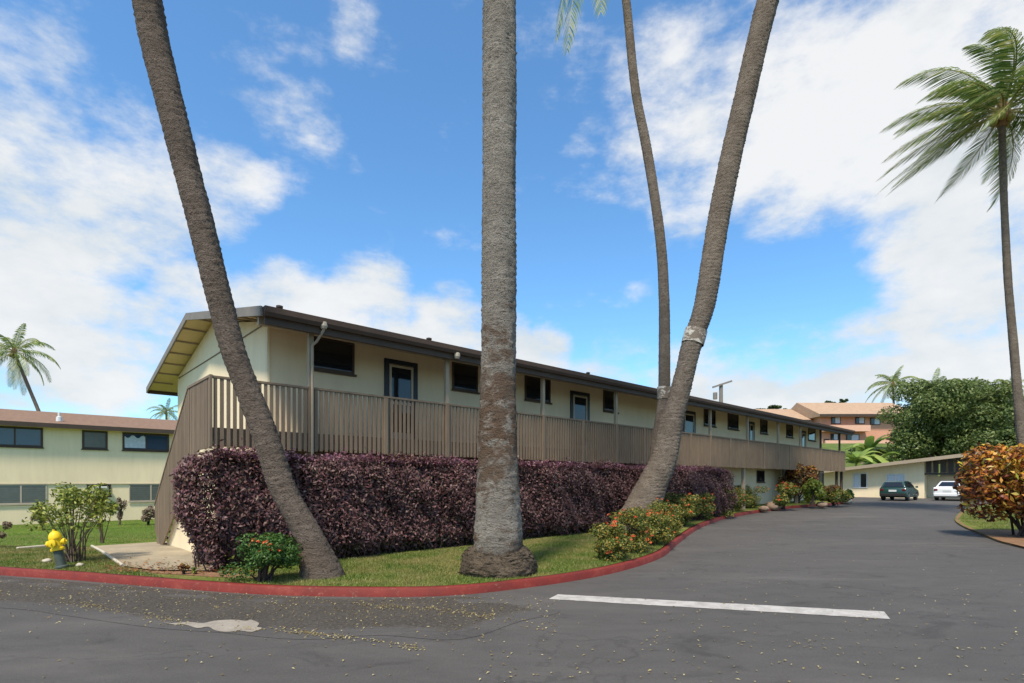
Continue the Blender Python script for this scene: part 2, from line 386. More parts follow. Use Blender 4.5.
def catmull(P, n=8):
    P = [Vector(p) for p in P]; Q = [P[0]*2-P[1]]+P+[P[-1]*2-P[-2]]; out = []
    for i in range(1, len(Q)-2):
        for k in range(n):
            t = k/n; a, b, c, d = Q[i-1:i+3]
            out.append(.5*((2*b)+(c-a)*t+(2*a-5*b+4*c-d)*t*t+(3*b-a-3*c+d)*t**3))
    return out+[P[-1]]
def inpoly(p, poly):
    c = False; n = len(poly)
    for i in range(n):
        x1, y1 = poly[i][:2]; x2, y2 = poly[(i+1) % n][:2]
        if (y1 > p[1]) != (y2 > p[1]) and p[0] < (x2-x1)*(p[1]-y1)/(y2-y1)+x1: c = not c
    return c
LAWN = .13
# ------------------------------------------------------------------ GROUND
gx = np.unique(np.concatenate([np.arange(-700, -60, 60), np.arange(-60, 80, 2.), np.arange(80, 760, 60)]))
gy = np.unique(np.concatenate([np.arange(-300, -20, 40), np.arange(-20, 100, 2.), np.arange(100, 1300, 80)]))
gv = np.array([(x, y, G(x, y)-.06) for y in gy for x in gx]); nx = len(gx)
gf = np.array([(j*nx+i, j*nx+i+1, (j+1)*nx+i+1, (j+1)*nx+i) for j in range(len(gy)-1) for i in range(nx-1)])
o = mesh_np('ground', gv, gf, M['earth'], smooth=True); o['kind'] = 'structure'
sheet('road', [(-70, -25), (60, -25), (60, 46), (-70, 46)], 1.5, G, M['asphalt'])

kpx = [(-160, 562), (-70, 569), (0, 575.5), (65, 580), (130, 585), (205, 591), (277, 595.5), (350, 597.5), (420, 597), (465, 595), (502, 591.5), (557, 584), (597, 577), (625, 570.5), (650, 563), (666, 555.5),
       (675, 547), (688, 536.5), (699, 529), (711, 524), (726, 519), (749, 514.5), (779, 510), (808, 507), (830, 505.5), (845, 503.5), (853, 501), (852, 499)]
kerb_pts = [ray(x, y) for x, y in kpx]
kerb = catmull([(p[0], p[1], 0) for p in kerb_pts], 6)
# kerb body: profile swept along the road edge
def sweep_kerb(name, line, side, mat, w=.135, h=.122):
    n = len(line); mb = MB(); prof = [(0, -.05), (.012, h-.02), (.035, h), (w-.02, h), (w, h-.02), (w, -.05)]
    for i, p in enumerate(line):
        d = (line[min(i+1, n-1)]-line[max(i-1, 0)]).normalized(); nn = Vector((-d.y, d.x, 0))*side
        for a, z in prof:
            q = p+nn*a; mb.v.append((q.x, q.y, G(p.x, p.y)+z))
    k = len(prof)
    for i in range(n-1):
        for j in range(k-1): mb.f.append((i*k+j, i*k+j+1, (i+1)*k+j+1, (i+1)*k+j))
    o = mb.build(name, mat, smooth=True); o['kind'] = 'structure'; return o
sweep_kerb('kerb', kerb, 1, M['kerb'])
nk = len(kerb); inner = []
for i, p in enumerate(kerb):
    d = (kerb[min(i+1, nk-1)]-kerb[max(i-1, 0)]).normalized(); inner.append(p+Vector((-d.y, d.x, 0))*.15)
lawn_poly = [(p.x, p.y) for p in inner] + [(26.5, 45), (26.5, 49), (-68, 49), (-68, inner[0].y+3)]
def lawnz(x, y): return G(x, y)+LAWN-.012
sheet('lawn', lawn_poly, 1.0, lawnz, M['lawn'])
# bright back lawn in front of the left block
bl = [ray(px, py, LAWN)[:2] for px, py in ((-150, 541), (0, 545), (60, 547), (92, 546), (160, 541), (190, 536))]
bl = bl + [tuple(loc2w(4, 23.2)[:2]), tuple(loc2w(-25, 23.2)[:2])]
sheet('back_lawn', bl, 1.0, lawnz, M['greenlawn'], off=.006)
# paved landing at the foot of the stair
slab = [ray(px, py, LAWN)[:2] for px, py in ((92, 547), (165, 542), (215, 552), (222, 572), (150, 571), (123, 567))]
sheet('path', slab, .6, lawnz, M['concrete'], off=.03)
sheet('soil', [ray(px, py, LAWN)[:2] for px, py in ((95, 565), (122, 565), (152, 570), (225, 571), (262, 578), (215, 577), (130, 571.5))], .5, lawnz, M['dirt'], off=.006)
e0 = [Vector(ray(px, py, LAWN)) for px, py in ((92, 547), (103, 553), (123, 567))]
mb = MB()
mb.tube([e+Vector((0, 0, .02)) for e in e0], .03, 6); mb.build('path_edging', M['concretelt'])['kind'] = 'structure'
# low edging kerb in the left lawn
# right island
ipx = [(1200, 600), (1100, 570), (1024, 549), (1000, 543), (978, 534), (962, 527), (955, 521), (958, 515), (966, 510), (985, 505), (1030, 501)]
isl = catmull([(*ray(x, y)[:2], 0) for x, y in ipx], 5)
ip = [(p.x, p.y) for p in isl]+[(45, 30), (45, 12)]
sheet('verge', ip, 1.0, lambda x, y: G(x, y)+.05, M['lawn'])
sweep_kerb('verge_edge', isl, -1, M['dirt'], w=.14, h=.052)
sheet('verge_soil', [ray(px, py, .05)[:2] for px, py in ((1130, 575), (1024, 547), (1000, 541), (975, 531), (985, 529), (1024, 531), (1130, 545))], .6, lambda x, y: G(x, y)+.056, M['dirt'])
# coarse strip of old asphalt along the kerb and patch near the camera
cs = [ray(px, py)[:2] for px, py in ((-200, 566), (0, 577), (130, 587), (277, 597.5), (350, 599.5), (420, 599), (470, 597), (540, 601), (560, 612), (520, 622), (460, 640), (380, 636), (300, 640), (220, 633), (150, 628), (60, 616), (0, 609), (-200, 600))]
csp = catmull([(x, y, 0) for x, y in cs], 4)
shp = [(p.x, p.y) for p in csp]
so_ = sheet('road_shoulder', shp, .28, G, M['coarse'], off=.004)
at_ = so_.data.attributes.new('edge', 'FLOAT', 'POINT')
def segd(p, a, b):
    ax, ay = b[0]-a[0], b[1]-a[1]; t = max(0, min(1, ((p[0]-a[0])*ax+(p[1]-a[1])*ay)/(ax*ax+ay*ay+1e-9)))
    return math.hypot(p[0]-a[0]-t*ax, p[1]-a[1]-t*ay)
nearE = [(shp[i], shp[(i+1) % len(shp)]) for i in range(len(shp)) if not (i < 7*4 and False)]
for i_, v_ in enumerate(so_.data.vertices):
    p_ = (v_.co.x, v_.co.y); d1 = min(segd(p_, a, b) for a, b in nearE)
    dk_ = min(segd(p_, (kerb[q].x, kerb[q].y), (kerb[q+1].x, kerb[q+1].y)) for q in range(len(kerb)-1))
    at_.data[i_].value = 1.3 if dk_ < .25 else min(1.3, d1/.5)
# painted line and worn patch of paint
ln = [Vector(ray(px, py)) for px, py in ((548.5, 600), (558, 594.6), (884, 612.6), (890, 619.6))]
def quadsheet(name, q, mat, off, n=40):
    mb = MB(); A, B, C, D = q
    vs = []
    for i in range(n+1):
        t = i/n; a = A.lerp(D, t); b = B.lerp(C, t); vs += [(a.x, a.y+rng.normal(0, .006), G(a.x, a.y)+off), (b.x, b.y+rng.normal(0, .006), G(b.x, b.y)+off)]
    mb.add(vs, [(2*i, 2*i+2, 2*i+3, 2*i+1) for i in range(n)]); o = mb.build(name, mat); o['kind'] = 'structure'; return o
quadsheet('road_marking', ln, M['line'], .005)
pp = [ray(px, py)[:2] for px, py in ((161, 623.5), (172, 624.5), (188, 623.6), (203, 624.4), (214, 622.3), (232, 621.5), (246, 622.6), (251, 621.5), (259, 625), (257, 628), (262, 630), (252, 633), (240, 631.5), (228, 634), (216, 632.6), (208, 628.8), (197, 629), (184, 626), (172, 626.4))]
sheet('paint_patch', [(p.x, p.y) for p in catmull([(x, y, 0) for x, y in pp], 3)[:-1]], .5, G, M['oldpaint'], off=.010)
# fallen leaves, one litter object
n = 2100; P = []
while len(P) < n:
    r = rng.random()
    if r < .50: px = rng.uniform(-20, 560); py = 580+abs(rng.normal(0, 1))*18+px*.03
    elif r < .62: t_ = rng.random(); px = 320+175*t_; py = 603+14*t_**1.5+rng.normal(0, 1.6)
    elif r < .72: t_ = rng.random(); px = 235+190*t_; py = 629+20*t_**1.6+rng.normal(0, 1.8)
    elif r < .78: t_ = rng.random(); px = 60+130*t_; py = 600+24*t_+rng.normal(0, 2)
    elif r < .84: px, py = rng.uniform(0, 1024), rng.uniform(600, 690)
    elif r < .89: px, py = rng.uniform(480, 1024), rng.uniform(640, 690)
    else: px, py = rng.uniform(640, 1024), rng.uniform(520, 650)
    if rng.random() > (.5+.5*math.sin(px*.05+py*.11)*math.sin(px*.013)) * .9+.25: continue
    if py < 525: continue
    g = ray(px, py, .012)
    if inpoly((g[0], g[1]+.02), lawn_poly) or inpoly(g, ip): continue
    P.append(g)
P = np.array(P)
tag(leaves('fallen_leaves', P, np.tile([0, 0, 1.], (len(P), 1)), .034, .018, M['fallen'], up=1.5, jitter=.25), 'small yellow dry leaves scattered over the asphalt', 'leaves', kind='stuff')
P = []
while len(P) < 420:
    px, py = rng.uniform(105, 262), rng.normal(570, 3.5)
    g = ray(px, py, LAWN)
    if inpoly(g, lawn_poly): P.append((g[0], g[1], g[2]+.035))
tag(leaves('dead_leaves', np.array(P), np.tile([0, 0, 1.], (len(P), 1)), .06, .03, M['crotondark'], up=1.2, jitter=.4), 'brown and orange dead leaves on the soil between paved landing and red kerb', 'leaves', kind='stuff')
# grass blades (stuff)
def grass(name, label, region, n, hgt, off=0):
    xs = [p[0] for p in region]; ys = [p[1] for p in region]; P = []
    while len(P) < n:
        x, y = rng.uniform(min(xs), max(xs)), rng.uniform(min(ys), max(ys))
        if inpoly((x, y), region): P.append((x, y, lawnz(x, y)+off))
    P = np.array(P); k = len(P); a = rng.uniform(0, 6.28, k); w = .005
    h = hgt*rng.uniform(.5, 1.3, k)
    s = np.stack([np.cos(a)*w, np.sin(a)*w, np.zeros(k)], 1); t = np.stack([rng.normal(0, .45, k)*h, rng.normal(0, .45, k)*h, h], 1)
    v = np.stack([P-s, P+s, P+t], 1).reshape(-1, 3)
    return tag(mesh_np(name, v, np.arange(3*k).reshape(-1, 3), M['grassblade']), label, 'grass', kind='stuff')
fl = [(p.x, p.y) for p in inner if -4.6 < p.x < 3.8 and p.y < 13]
fl = fl + [tuple(loc2w(9, -1.0)[:2]), tuple(loc2w(2, -1.0)[:2])]
grass('grass', 'short patchy grass around the palm bases in front of the purple hedge', fl, 70000, .035)
l2 = [(p.x, p.y) for p in inner if p.x < -5.2 and p.x > -10] + [ray(122, 565, LAWN)[:2], ray(93, 548, LAWN)[:2], ray(-10, 545, LAWN)[:2]]
grass('grass', 'thin grass around the yellow hydrant by the red kerb', l2, 26000, .035)
grass('grass', 'bright green lawn grass in front of the left building', bl[:], 60000, .05)
l3 = [ray(px, py, .05)[:2] for px, py in ((957, 520), (966, 511), (1000, 507), (1040, 510), (1040, 530), (985, 530))]
def gv2(): 
    global lawnz
    old = lawnz; lawnz = lambda x, y: G(x, y)+.05
    grass('grass', 'small wedge of grass beside the orange croton bush', l3, 16000, .05); lawnz = old
gv2()

# ------------------------------------------------------------------ MAIN BUILDING (local axes u, v, z)
bld = empty('motel_building', C0, ROT, 'long two storey cream building with brown slatted balcony railing behind the purple hedge', 'building')
DK = 2.56; RT = 3.475; RBOT = 2.19; WALLV = 1.2; WALLU = 1.35; UE = 35.2; BACKV = 9.8
RIDV, RIDZ, EZ, EV = 5.55, 6.0, 4.79, -.3
SL = (RIDZ-EZ)/(RIDV-EV)
def roofz(v): return EZ+SL*(v-EV) if v < RIDV else EZ+SL*((2*RIDV-EV)-v)
TH = .13
GZ0 = -.7
def feat_holes(): pass
# walls
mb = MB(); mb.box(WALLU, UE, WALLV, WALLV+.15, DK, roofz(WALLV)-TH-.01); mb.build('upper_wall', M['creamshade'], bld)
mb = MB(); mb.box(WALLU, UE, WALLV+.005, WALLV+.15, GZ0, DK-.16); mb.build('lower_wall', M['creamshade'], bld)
mb = MB(); g = WALLU
mb.prism([(WALLV+.15, GZ0), (BACKV, GZ0), (BACKV, roofz(BACKV)-TH), (RIDV, RIDZ-TH), (WALLV+.15, roofz(WALLV+.15)-TH)], g, g+.15, 'x'); mb.build('gable_wall', M['cream'], bld)
mb = MB(); mb.prism([(WALLV+.15, GZ0), (BACKV, GZ0), (BACKV, roofz(BACKV)-TH), (RIDV, RIDZ-TH), (WALLV+.15, roofz(WALLV+.15)-TH)], UE-.15, UE, 'x'); mb.build('gable_wall', M['cream'], bld)
mb = MB(); mb.box(WALLU+.15, UE-.15, BACKV-.15, BACKV-.001, GZ0, roofz(BACKV)-TH-.005); mb.build('rear_wall', M['cream'], bld)
mb = MB(); mb.box(WALLU-.02, WALLU-.001, WALLV+.02, BACKV-.2, 4.935, 4.96); mb.build('wall_trim', M['brown'], bld)
# corner board
mb = MB(); mb.box(WALLU-.02, WALLU+.03, WALLV-.02, WALLV+.0, DK, roofz(WALLV)-TH-.02); mb.build('corner_board', M['cream'], bld)
# roof: two slopes as slabs, rake overhang
U0, U1 = .75, 36.6
rf = MB(); BE = 2*RIDV-EV
rf.prism([(EV, EZ), (RIDV, RIDZ), (BE, EZ), (BE, EZ-.05), (RIDV, RIDZ-.05), (EV, EZ-.05)], U0, U1, 'x')
roof = rf.build('roof', M['shingle'], bld)
sf = MB(); sf.prism([(EV+.05, EZ+SL*.05-.053), (RIDV, RIDZ-.053), (BE-.05, EZ+SL*.05-.053), (BE-.05, EZ+SL*.05-.075), (RIDV, RIDZ-.075), (EV+.05, EZ+SL*.05-.075)], U0+.04, U1-.04, 'x')
sf.build('soffit', M['soffit'], roof)
for u in (U0-.03, U1-.01):
    fb = MB(); fb.prism([(EV, EZ+.012), (RIDV, RIDZ+.012), (BE, EZ+.012), (BE, EZ-.17), (RIDV, RIDZ-.17), (EV, EZ-.17)], u, u+.04, 'x')
    fb.build('rake_board', M['grey'], roof)
gt = MB(); gt.prism([(EV-.11, EZ+.005), (EV-.002, EZ+.005), (EV-.002, EZ-.17), (EV-.07, EZ-.17), (EV-.11, EZ-.1)], U0+.02, U1-.02, 'x'); gt.build('gutter', M['gutter'], roof)
gt = MB(); gt.box(U0+.02, U1-.02, BE+.002, BE+.06, EZ-.18, EZ+.005); gt.build('gutter', M['gutter'], roof)
# eave boards seen below the gutter
eb = MB(); eb.box(U0+.05, U1-.1, EV+.0, EV+.05, EZ-.30, EZ-.175); eb.build('eave_board', M['dkbrown'], roof)
# lookouts under the rake overhang
v = EV+.5
while v < BE-.2:
    z = roofz(v)
    lk = MB(); lk.box(U0+.012, WALLU-.002, v-.022, v+.022, z-.12, z-.078); lk.build('lookout', M['post'], roof); v += .86
# beam on the balcony posts
bm_ = MB(); bm_.box(U0+.05, U1-.2, .02, .12, EZ-.24, roofz(.06)-.09); bm_.build('beam', M['post'], bld)
# rafters under the balcony roof
for k in range(21):
    u = 1.77+1.675*k
    if u > 35: break
# roof vents
for px in (279.5, 429, 588):
    u = upl(px, .9); vt = MB(); vt.lathe([(.045, roofz(.9)), (.045, roofz(.9)+.16), (.07, roofz(.9)+.17), (.07, roofz(.9)+.21), (.01, roofz(.9)+.23)], 10, (u, .9, 0)); vt.build('roof_vent', M['dkbrown'], roof)
# deck
dk = MB(); dk.box(.03, 36.0, .05, WALLV+.0, DK-.14, DK); dk.box(.03, WALLU-.0, WALLV+.001, 1.75, DK-.14, DK-.001)
dk.build('balcony_deck', M['concretelt'], bld)
fc = MB(); fc.box(.03, 36.0, .018, .047, 2.24, DK-.005); fc.box(.018, .029, .047, 1.7, 2.24, DK-.005); fc.build('deck_fascia', M['brown'], bld)
# roof posts
pu = [1.77, 5.1, 8.45, 11.9, 15.1, 18.3, 21.8, 25.3, 28.3, 31.5, 34.9]
for i, u in enumerate(pu):
    b = MB(); b.box(u-.05, u+.05, -.045, .05, RT, EZ-.24); o = b.build('post', M['post'] if i < 9 else M['dkbrown'], bld, .006)
    b = MB(); b.box(u-.053, u+.053, -.055, .047, 2.17, RT-.001); b.build('post_base', M['brown'], o, .006)
for u in (35.0, 35.95):
    b = MB(); b.box(u-.07, u+.07, .12, .26, -.1, DK-.14); b.build('post', M['dkbrown'], bld, .006)
b = MB(); b.box(.10, .20, .10, .20, 0, DK-.14); b.build('post', M['post'], bld, .006)
for u in (8.45, 15.1, 21.8, 28.3):
    b = MB(); b.box(u-.07, u+.07, .12, .26, -.1, DK-.14); b.build('post', M['post'], bld, .006)
# railings: one per bay, pickets inside
edges_u = [0.0]+pu+[36.0]; sp = .108
for a, b2 in zip(edges_u[:-1], edges_u[1:]):
    r_ = MB(); lo = a+(.055 if a > 0 else 0); hi = b2-(.055 if b2 < 36 else 0)
    k = int(round((hi-lo)/sp)); d = (hi-lo)/k
    for i in range(k):
        u = lo+d*(i+.5); w = .028+rng.normal(0, .0012); j = rng.normal(0, .004)
        r_.box(u-w, u+w, -.022+rng.normal(0, .0015), .016, RBOT+j, RT-.045)
    rl = r_.build('railing', M['brown'], bld)
    c = MB(); c.box(lo, hi, -.035, .045, RT-.043, RT); c.build('handrail', M['brown'], rl, .004)
    if hi-lo > 2:
        mid = (lo+hi)/2; p = MB(); p.box(mid-.045, mid+.045, -.055, -.024, RBOT-.01, RT-.046); p.build('rail_post', M['brown'], rl, .004)
# corner post and gable-side railing following the stair
b = MB(); b.box(-.05, .0, -.05, .0, RBOT-.02, RT+.01); b.build('rail_post', M['brown'], bld, .004)
r_ = MB(); v = .03
def rtop(v): return RT-.03 if v < 1.7 else RT-.03-(v-1.7)*(2.45/3.5)
def rbot(v): return RBOT if v < .9 else max(.0, RBOT-(v-.9)*(RBOT/3.5)) if v < 4.4 else .0+(v-4.4)*.45
while v < 5.2:
    t0, t1 = rtop(v), rtop(v+.062); b0, b1 = rbot(v), rbot(v+.062)
    r_.prism([(v, b0), (v+.062, b1), (v+.062, t1), (v, t0)], -.022+rng.normal(0, .002), .014, 'x'); v += .098
rs = r_.build('stair_railing', M['brown'], bld)
c = MB(); c.prism([(0.05, RT-.028), (1.7, RT-.028), (5.22, rtop(5.22)+.002), (5.22, rtop(5.22)+.047), (1.7, RT+.017), (.05, RT+.017)], -.035, .045, 'x'); c.build('handrail', M['brown'], rs)
st = MB()
st.prism([(1.7, DK-.01), (1.7, DK-.4), (4.75, .05), (5.2, .05), (5.2, .3)], .017, .06, 'x'); st.build('stringer', M['brown'], bld)
for i in range(14):
    z = DK-(i+1)*.18; t = MB(); 
    if z < .2: break
    t.box(.062, WALLU-.005, 1.72+i*.26, 1.72+i*.26+.29, z-.05, z); t.build('stair_tread', M['concretelt'], bld)
uw = MB(); uw.prism([(1.5, 0), (4.45, 0), (4.45, .12), (2.6, 1.45), (1.5, 1.45)], .10, .2, 'x'); uw.build('stair_wall', M['cream'], bld)
# downspouts
def spout(u):
    d = MB(); z = EZ-.2
    d.tube([(u+.12, EV-.05, EZ-.12), (u+.12, EV-.04, EZ-.22), (u+.06, -.16, EZ-.42), (u, -.09, EZ-.5), (u, -.085, RT+.05), (u, -.085, RBOT-.3)], .029, 8)
    d.build('downspout', M['post'], bld, smooth=True)
    e = MB(); e.lathe([(.05, 0), (.075, .05), (.075, .12), (.05, .14)], 10, (u+.12, EV-.05, EZ-.2)); e.build('gutter_outlet', M['pipe'], bld)
spout(1.77)
for u in (5.1,):
    e = MB(); e.lathe([(.05, 0), (.075, .05), (.075, .12), (.05, .14)], 10, (u+.05, EV-.05, EZ-.28)); e.build('gutter_outlet', M['pipe'], bld)

def window(u0, u1, z0, z1, root, vp, gl='glassdk', frame='dkbrown', mull=None, louv=False, curtain=False, fw=.05, ac=False):
    w = MB()
    f0, f1 = vp-.035, vp-.003
    w.box(u0, u1, f0, f1, z1-fw, z1); w.box(u0, u1, f0, f1, z0, z0+fw)
    w.box(u0, u0+fw, f0, f1, z0+fw, z1-fw); w.box(u1-fw, u1, f0, f1, z0+fw, z1-fw)
    if mull is not None: w.box(mull-.03, mull+.03, f0-.004, f1, z0+fw, z1-fw)
    wo = w.build('window', M[frame], root, .004)
    s = MB(); s.box(u0-.04, u1+.04, vp-.07, vp-.036, z0-.05, z0-.001) ; s.build('sill', M[frame], wo)
    g = MB(); g.box(u0+fw, u1-fw, vp-.014, vp-.004, z0+fw, z1-fw)
    if louv:
        z = z0+fw+.03
        while z < z1-fw-.03:
            g.box(u0+fw+.005, u1-fw-.005, vp-.028, vp-.0145, z, z+.075); z += .1
    g.build('pane', M['louvre' if louv else gl], wo)
    if curtain:
        c = MB(); um = u0+fw; k = 0; ww = (u1-u0)*.48
        while um < u0+ww:
            c.box(um, um+.05, vp-.022-.004*(k % 2), vp-.0145, z0+fw+.04, z1-fw-.12*(1+.6*math.sin(k*.8))); um += .055; k += 1
        c.build('curtain', M['curtain'], wo)
    return wo
def door(u0, u1, ztop, root, vp, zf=DK, screen=True):
    d = MB(); fw = .12
    d.box(u0, u0+fw, vp-.04, vp-.002, zf, ztop); d.box(u1-fw, u1, vp-.04, vp-.002, zf, ztop); d.box(u0+fw, u1-fw, vp-.04, vp-.002, ztop-.1, ztop)
    do = d.build('door', M['navy'], root, .004)
    p = MB(); p.box(u0+fw+.01, u1-fw-.01, vp-.02, vp-.004, zf+.01, ztop-.11); p.build('door_panel', M['glassdk' if screen else 'navy'], do)
    s = MB(); a, b = u0+fw+.012, u1-fw-.012; z1 = ztop-.13
    for (x0, x1, y0, y1) in ((a, a+.06, zf+.02, z1), (b-.06, b, zf+.02, z1), (a+.06, b-.06, z1-.06, z1), (a+.06, b-.06, zf+.02, zf+.25), (a+.06, b-.06, zf+.95, zf+1.02)):
        s.box(x0, x1, vp-.038, vp-.0225, y0, y1)
    s.build('screen_frame', M['pipe' if screen else 'navy'], do)
    h = MB(); h.box(b-.045, b-.015, vp-.075, vp-.0385, zf+.98, zf+1.1); h.build('handle', M['rim'], do)
    return do
for a, b in ((311, 354), (452, 477.5), (524.5, 550), (603, 617), (703.6, 715), (727.5, 738), (760, 767), (786, 792.5), (808, 815)):
    window(upl(a, WALLV), upl(b, WALLV), 4.10, 4.84, bld, WALLV)
for a, b in ((384, 417), (570, 589), (682.5, 695), (748, 754), (800.5, 805.5)):
    door(upl(a, WALLV), upl(b, WALLV), 4.62, bld, WALLV)
for a, b in ((756.5, 764), (813, 818)):
    window(upl(a, WALLV), upl(b, WALLV), 1.55, 2.15, bld, WALLV)
for a, b in ((782.5, 787), (822.5, 828)):
    door(upl(a, WALLV), upl(b, WALLV)-.05 if b < 828 else 35.1, 2.28, bld, WALLV, .35, b > 800)
b = MB(); u = upl(773, WALLV); b.box(u-.06, u+.06, WALLV-.02, WALLV-.002, .3, 2.38); b.build('wall_trim', M['creamshade'], bld)
# things on the near part of the ground-floor wall (hidden by the hedge): doors continue
# ------------------------------------------------------------------ LEFT BUILDING
LV = 23.1; lb = empty('apartment_building', loc2w(0, LV, 0), ROT, 'two storey pale cream building with red brown shingle roof beyond the left lawn', 'building')
def lu(px): return upl(px, LV)
def lz(px, py): return zpl(px, py, LV)
LE = lz(0, 424); LB = lz(0, 483.3); LU0, LU1 = -22., 9.0
mb = MB(); mb.box(LU0, LU1, 0, .15, LB, LE+.1); mb.box(LU0, LU0+.15, .151, 8.5, LB, LE+.1); mb.box(LU1-.15, LU1, .151, 8.5, LB, LE+.1); mb.box(LU0+.15, LU1-.15, 8.35, 8.5, LB, LE+.1); mb.build('upper_wall', M['cream'], lb)
mb = MB(); mb.box(LU0, LU1, .04, .19, -1.0, LB-.001); mb.box(LU0, LU0+.15, .191, 8.5, -1, LB-.001); mb.box(LU1-.15, LU1, .191, 8.5, -1, LB-.001); mb.box(LU0+.15, LU1-.15, 8.35, 8.5, -1, LB-.001); mb.build('lower_wall', M['cream'], lb)
mb = MB(); mb.box(LU0, LU1, -.02, .038, LB-.05, LB-.002); mb.build('wall_trim', M['creamshade'], lb)
ez = LE+.12; rz_ = ez+1.0; e0_, r0_ = -.42, 4.3
mb = MB(); mb.prism([(e0_, ez), (r0_, rz_), (9.3, ez), (9.3, ez-.14), (r0_, rz_-.14), (e0_, ez-.14)], LU0-.6, LU1+.6, 'x'); lr = mb.build('roof', M['redshingle'], lb)
mb = MB(); mb.box(LU0-.6, LU1+.6, e0_-.05, e0_-.002, ez-.20, ez+.01); mb.build('fascia', M['dkbrown'], lr)
mb = MB(); mb.box(LU0-.5, LU1+.5, e0_+.01, .0, ez-.2, ez-.16); mb.build('soffit', M['soffit'], lr)
u = lu(60); zz = ez+.2*1.5; mb = MB(); mb.lathe([(.13, zz-.1), (.12, zz+.12), (.06, zz+.15), (.06, zz+.34), (.0, zz+.35)], 10, (u, .6, 0)); mb.build('roof_vent', M['white'], lr)
zt = lz(20, 427); zb = lz(20, 446.8); zc = lz(20, 484.5); zd = lz(20, 504)
window(lu(-60), lu(43), zb, zt, lb, 0, 'glassbl', 'dkbrown', lu(14.8), curtain=True, fw=.09)
window(lu(82), lu(107.6), zb, zt, lb, 0, louv=True, fw=.09)
window(lu(122.4), lu(169), zb, zt, lb, 0, 'glassbl', 'dkbrown', lu(146), curtain=True, fw=.09)
window(lu(-40), lu(47), zd, zc, lb, .04, frame='pipe', mull=lu(21), louv=True)
window(lu(129), lu(176), zd, zc, lb, .04, frame='pipe', mull=lu(151), louv=True)
window(lu(87), lu(111), lz(100, 496), zc, lb, .04, frame='dkbrown')
for a, b in ((-230, -160), (-130, -85)):
    window(lu(a), lu(b), zb, zt, lb, 0, louv=True, fw=.09); window(lu(a), lu(b), zd, zc, lb, .04, frame='grey', louv=True)
mb = MB(); a, b = lu(92), lu(108); z0, z1 = lz(100, 494.5), lz(100, 486.5); mb.box(a, b, -.25, .02, z0, z1)
aco = mb.build('air_conditioner', M['white'], lb, .02)
mb = MB()
for k in range(5): mb.box(a+.05, b-.05, -.262, -.252, z0+.05+k*(z1-z0-.1)/5, z0+.05+(k+.6)*(z1-z0-.1)/5)
mb.build('grille', M['grey'], aco)

# ------------------------------------------------------------------ LOW CREAM BUILDING
LUp = 45.9
cb = empty('low_building', loc2w(LUp, 0, 0), ROT, 'low single storey cream building with carport behind the two parked cars', 'building')
def cz(v): return 2.62-.115*(v-1.0)   # roof underside height
mb = MB(); mb.prism([(-2.35, .1), (6, .1), (6, cz(6)), (-2.35, cz(-2.35))], 0, .15, 'x'); mb.build('wall', M['cream'], cb)
mb = MB(); mb.prism([(-10, .1), (-2.5, .1), (-2.5, cz(-2.35)-.02), (-10, cz(-10))], 5, 5.15, 'x'); mb.build('rear_wall', M['creamshade'], cb)
mb = MB(); mb.prism([(.151, .1), (5.15, .1), (5.15, cz(-2.35)), (.151, cz(-2.35))], -2.35, -2.2, 'y'); mb.build('side_wall', M['cream'], cb)
mb = MB()
for k in range(7):
    v = -2.6-k*.42; mb.box(.0, .08, v-.15, v+.15, 2.2, cz(v)-.02)
mb.box(.0, .1, -5.6, -2.36, 2.05, 2.18)
mb.build('lattice', M['slat'], cb)
for v_ in (-5.6, -9.05):
    mb = MB(); mb.box(.02, .14, v_-.15, v_, .2, cz(v_)); mb.build('carport_post', M['creamshade'], cb)
mb = MB(); mb.box(1.2, 1.35, -5.5, -2.36, .1, 1.95); mb.build('carport_partition', M['creamshade'], cb)
mb = MB(); mb.prism([(-10.5, cz(-10.5)), (6.8, cz(6.8)), (6.8, cz(6.8)+.2), (-10.5, cz(-10.5)+.2)], -.9, 7, 'x'); cr = mb.build('roof', M['post'], cb)
mb = MB(); mb.prism([(-10.5, cz(-10.5)-.03), (6.8, cz(6.8)-.03), (6.8, cz(6.8)+.215), (-10.5, cz(-10.5)+.215)], -.95, -.902, 'x'); mb.build('fascia', M['post'], cr)
def cwin(pa, pb, ya, yb, name='window'):
    # on the plane u = LUp, seen at pixels
    def vv(px): a = (px-HX)/F; Y = (LUp-UC)/(cU*a+sU); return Y*(-sU*a+cU)+VC, Y
    v0, Y = vv(pa); v1, _ = vv(pb); z1 = CH+(HY-ya)/F*Y; z0 = CH+(HY-yb)/F*Y; v0, v1 = max(v0, v1), min(v0, v1)
    w = MB(); w.box(-.05, -.003, v1, v1+.07, z0, z1); w.box(-.05, -.003, v0-.07, v0, z0, z1); w.box(-.05, -.003, v1+.07, v0-.07, z1-.07, z1); w.box(-.05, -.003, v1+.07, v0-.07, z0, z0+.07); m = (v0+v1)/2; w.box(-.052, -.003, m-.04, m+.04, z0+.07, z1-.07)
    wo = w.build('window', M['white'], cb); g = MB(); g.box(-.02, -.004, v1+.07, v0-.07, z0+.07, z1-.07); g.build('pane', M['glassdk'], wo)
    return wo, v0, v1, z0, z1
wo, v0, v1, z0, z1 = cwin(853, 867.5, 473, 488); c = MB(); c.box(-.03, -.021, (v0+v1)/2+.05, v0-.08, z0+.08, z1-.08); c.build('curtain', M['curtain'], wo)
wo, v0, v1, z0, z1 = cwin(886.5, 905, 474, 492); c = MB(); c.box(-.03, -.021, v1+.08, v0-.08, z0+.08, z1-.08); c.build('curtain', M['curtain'], wo)

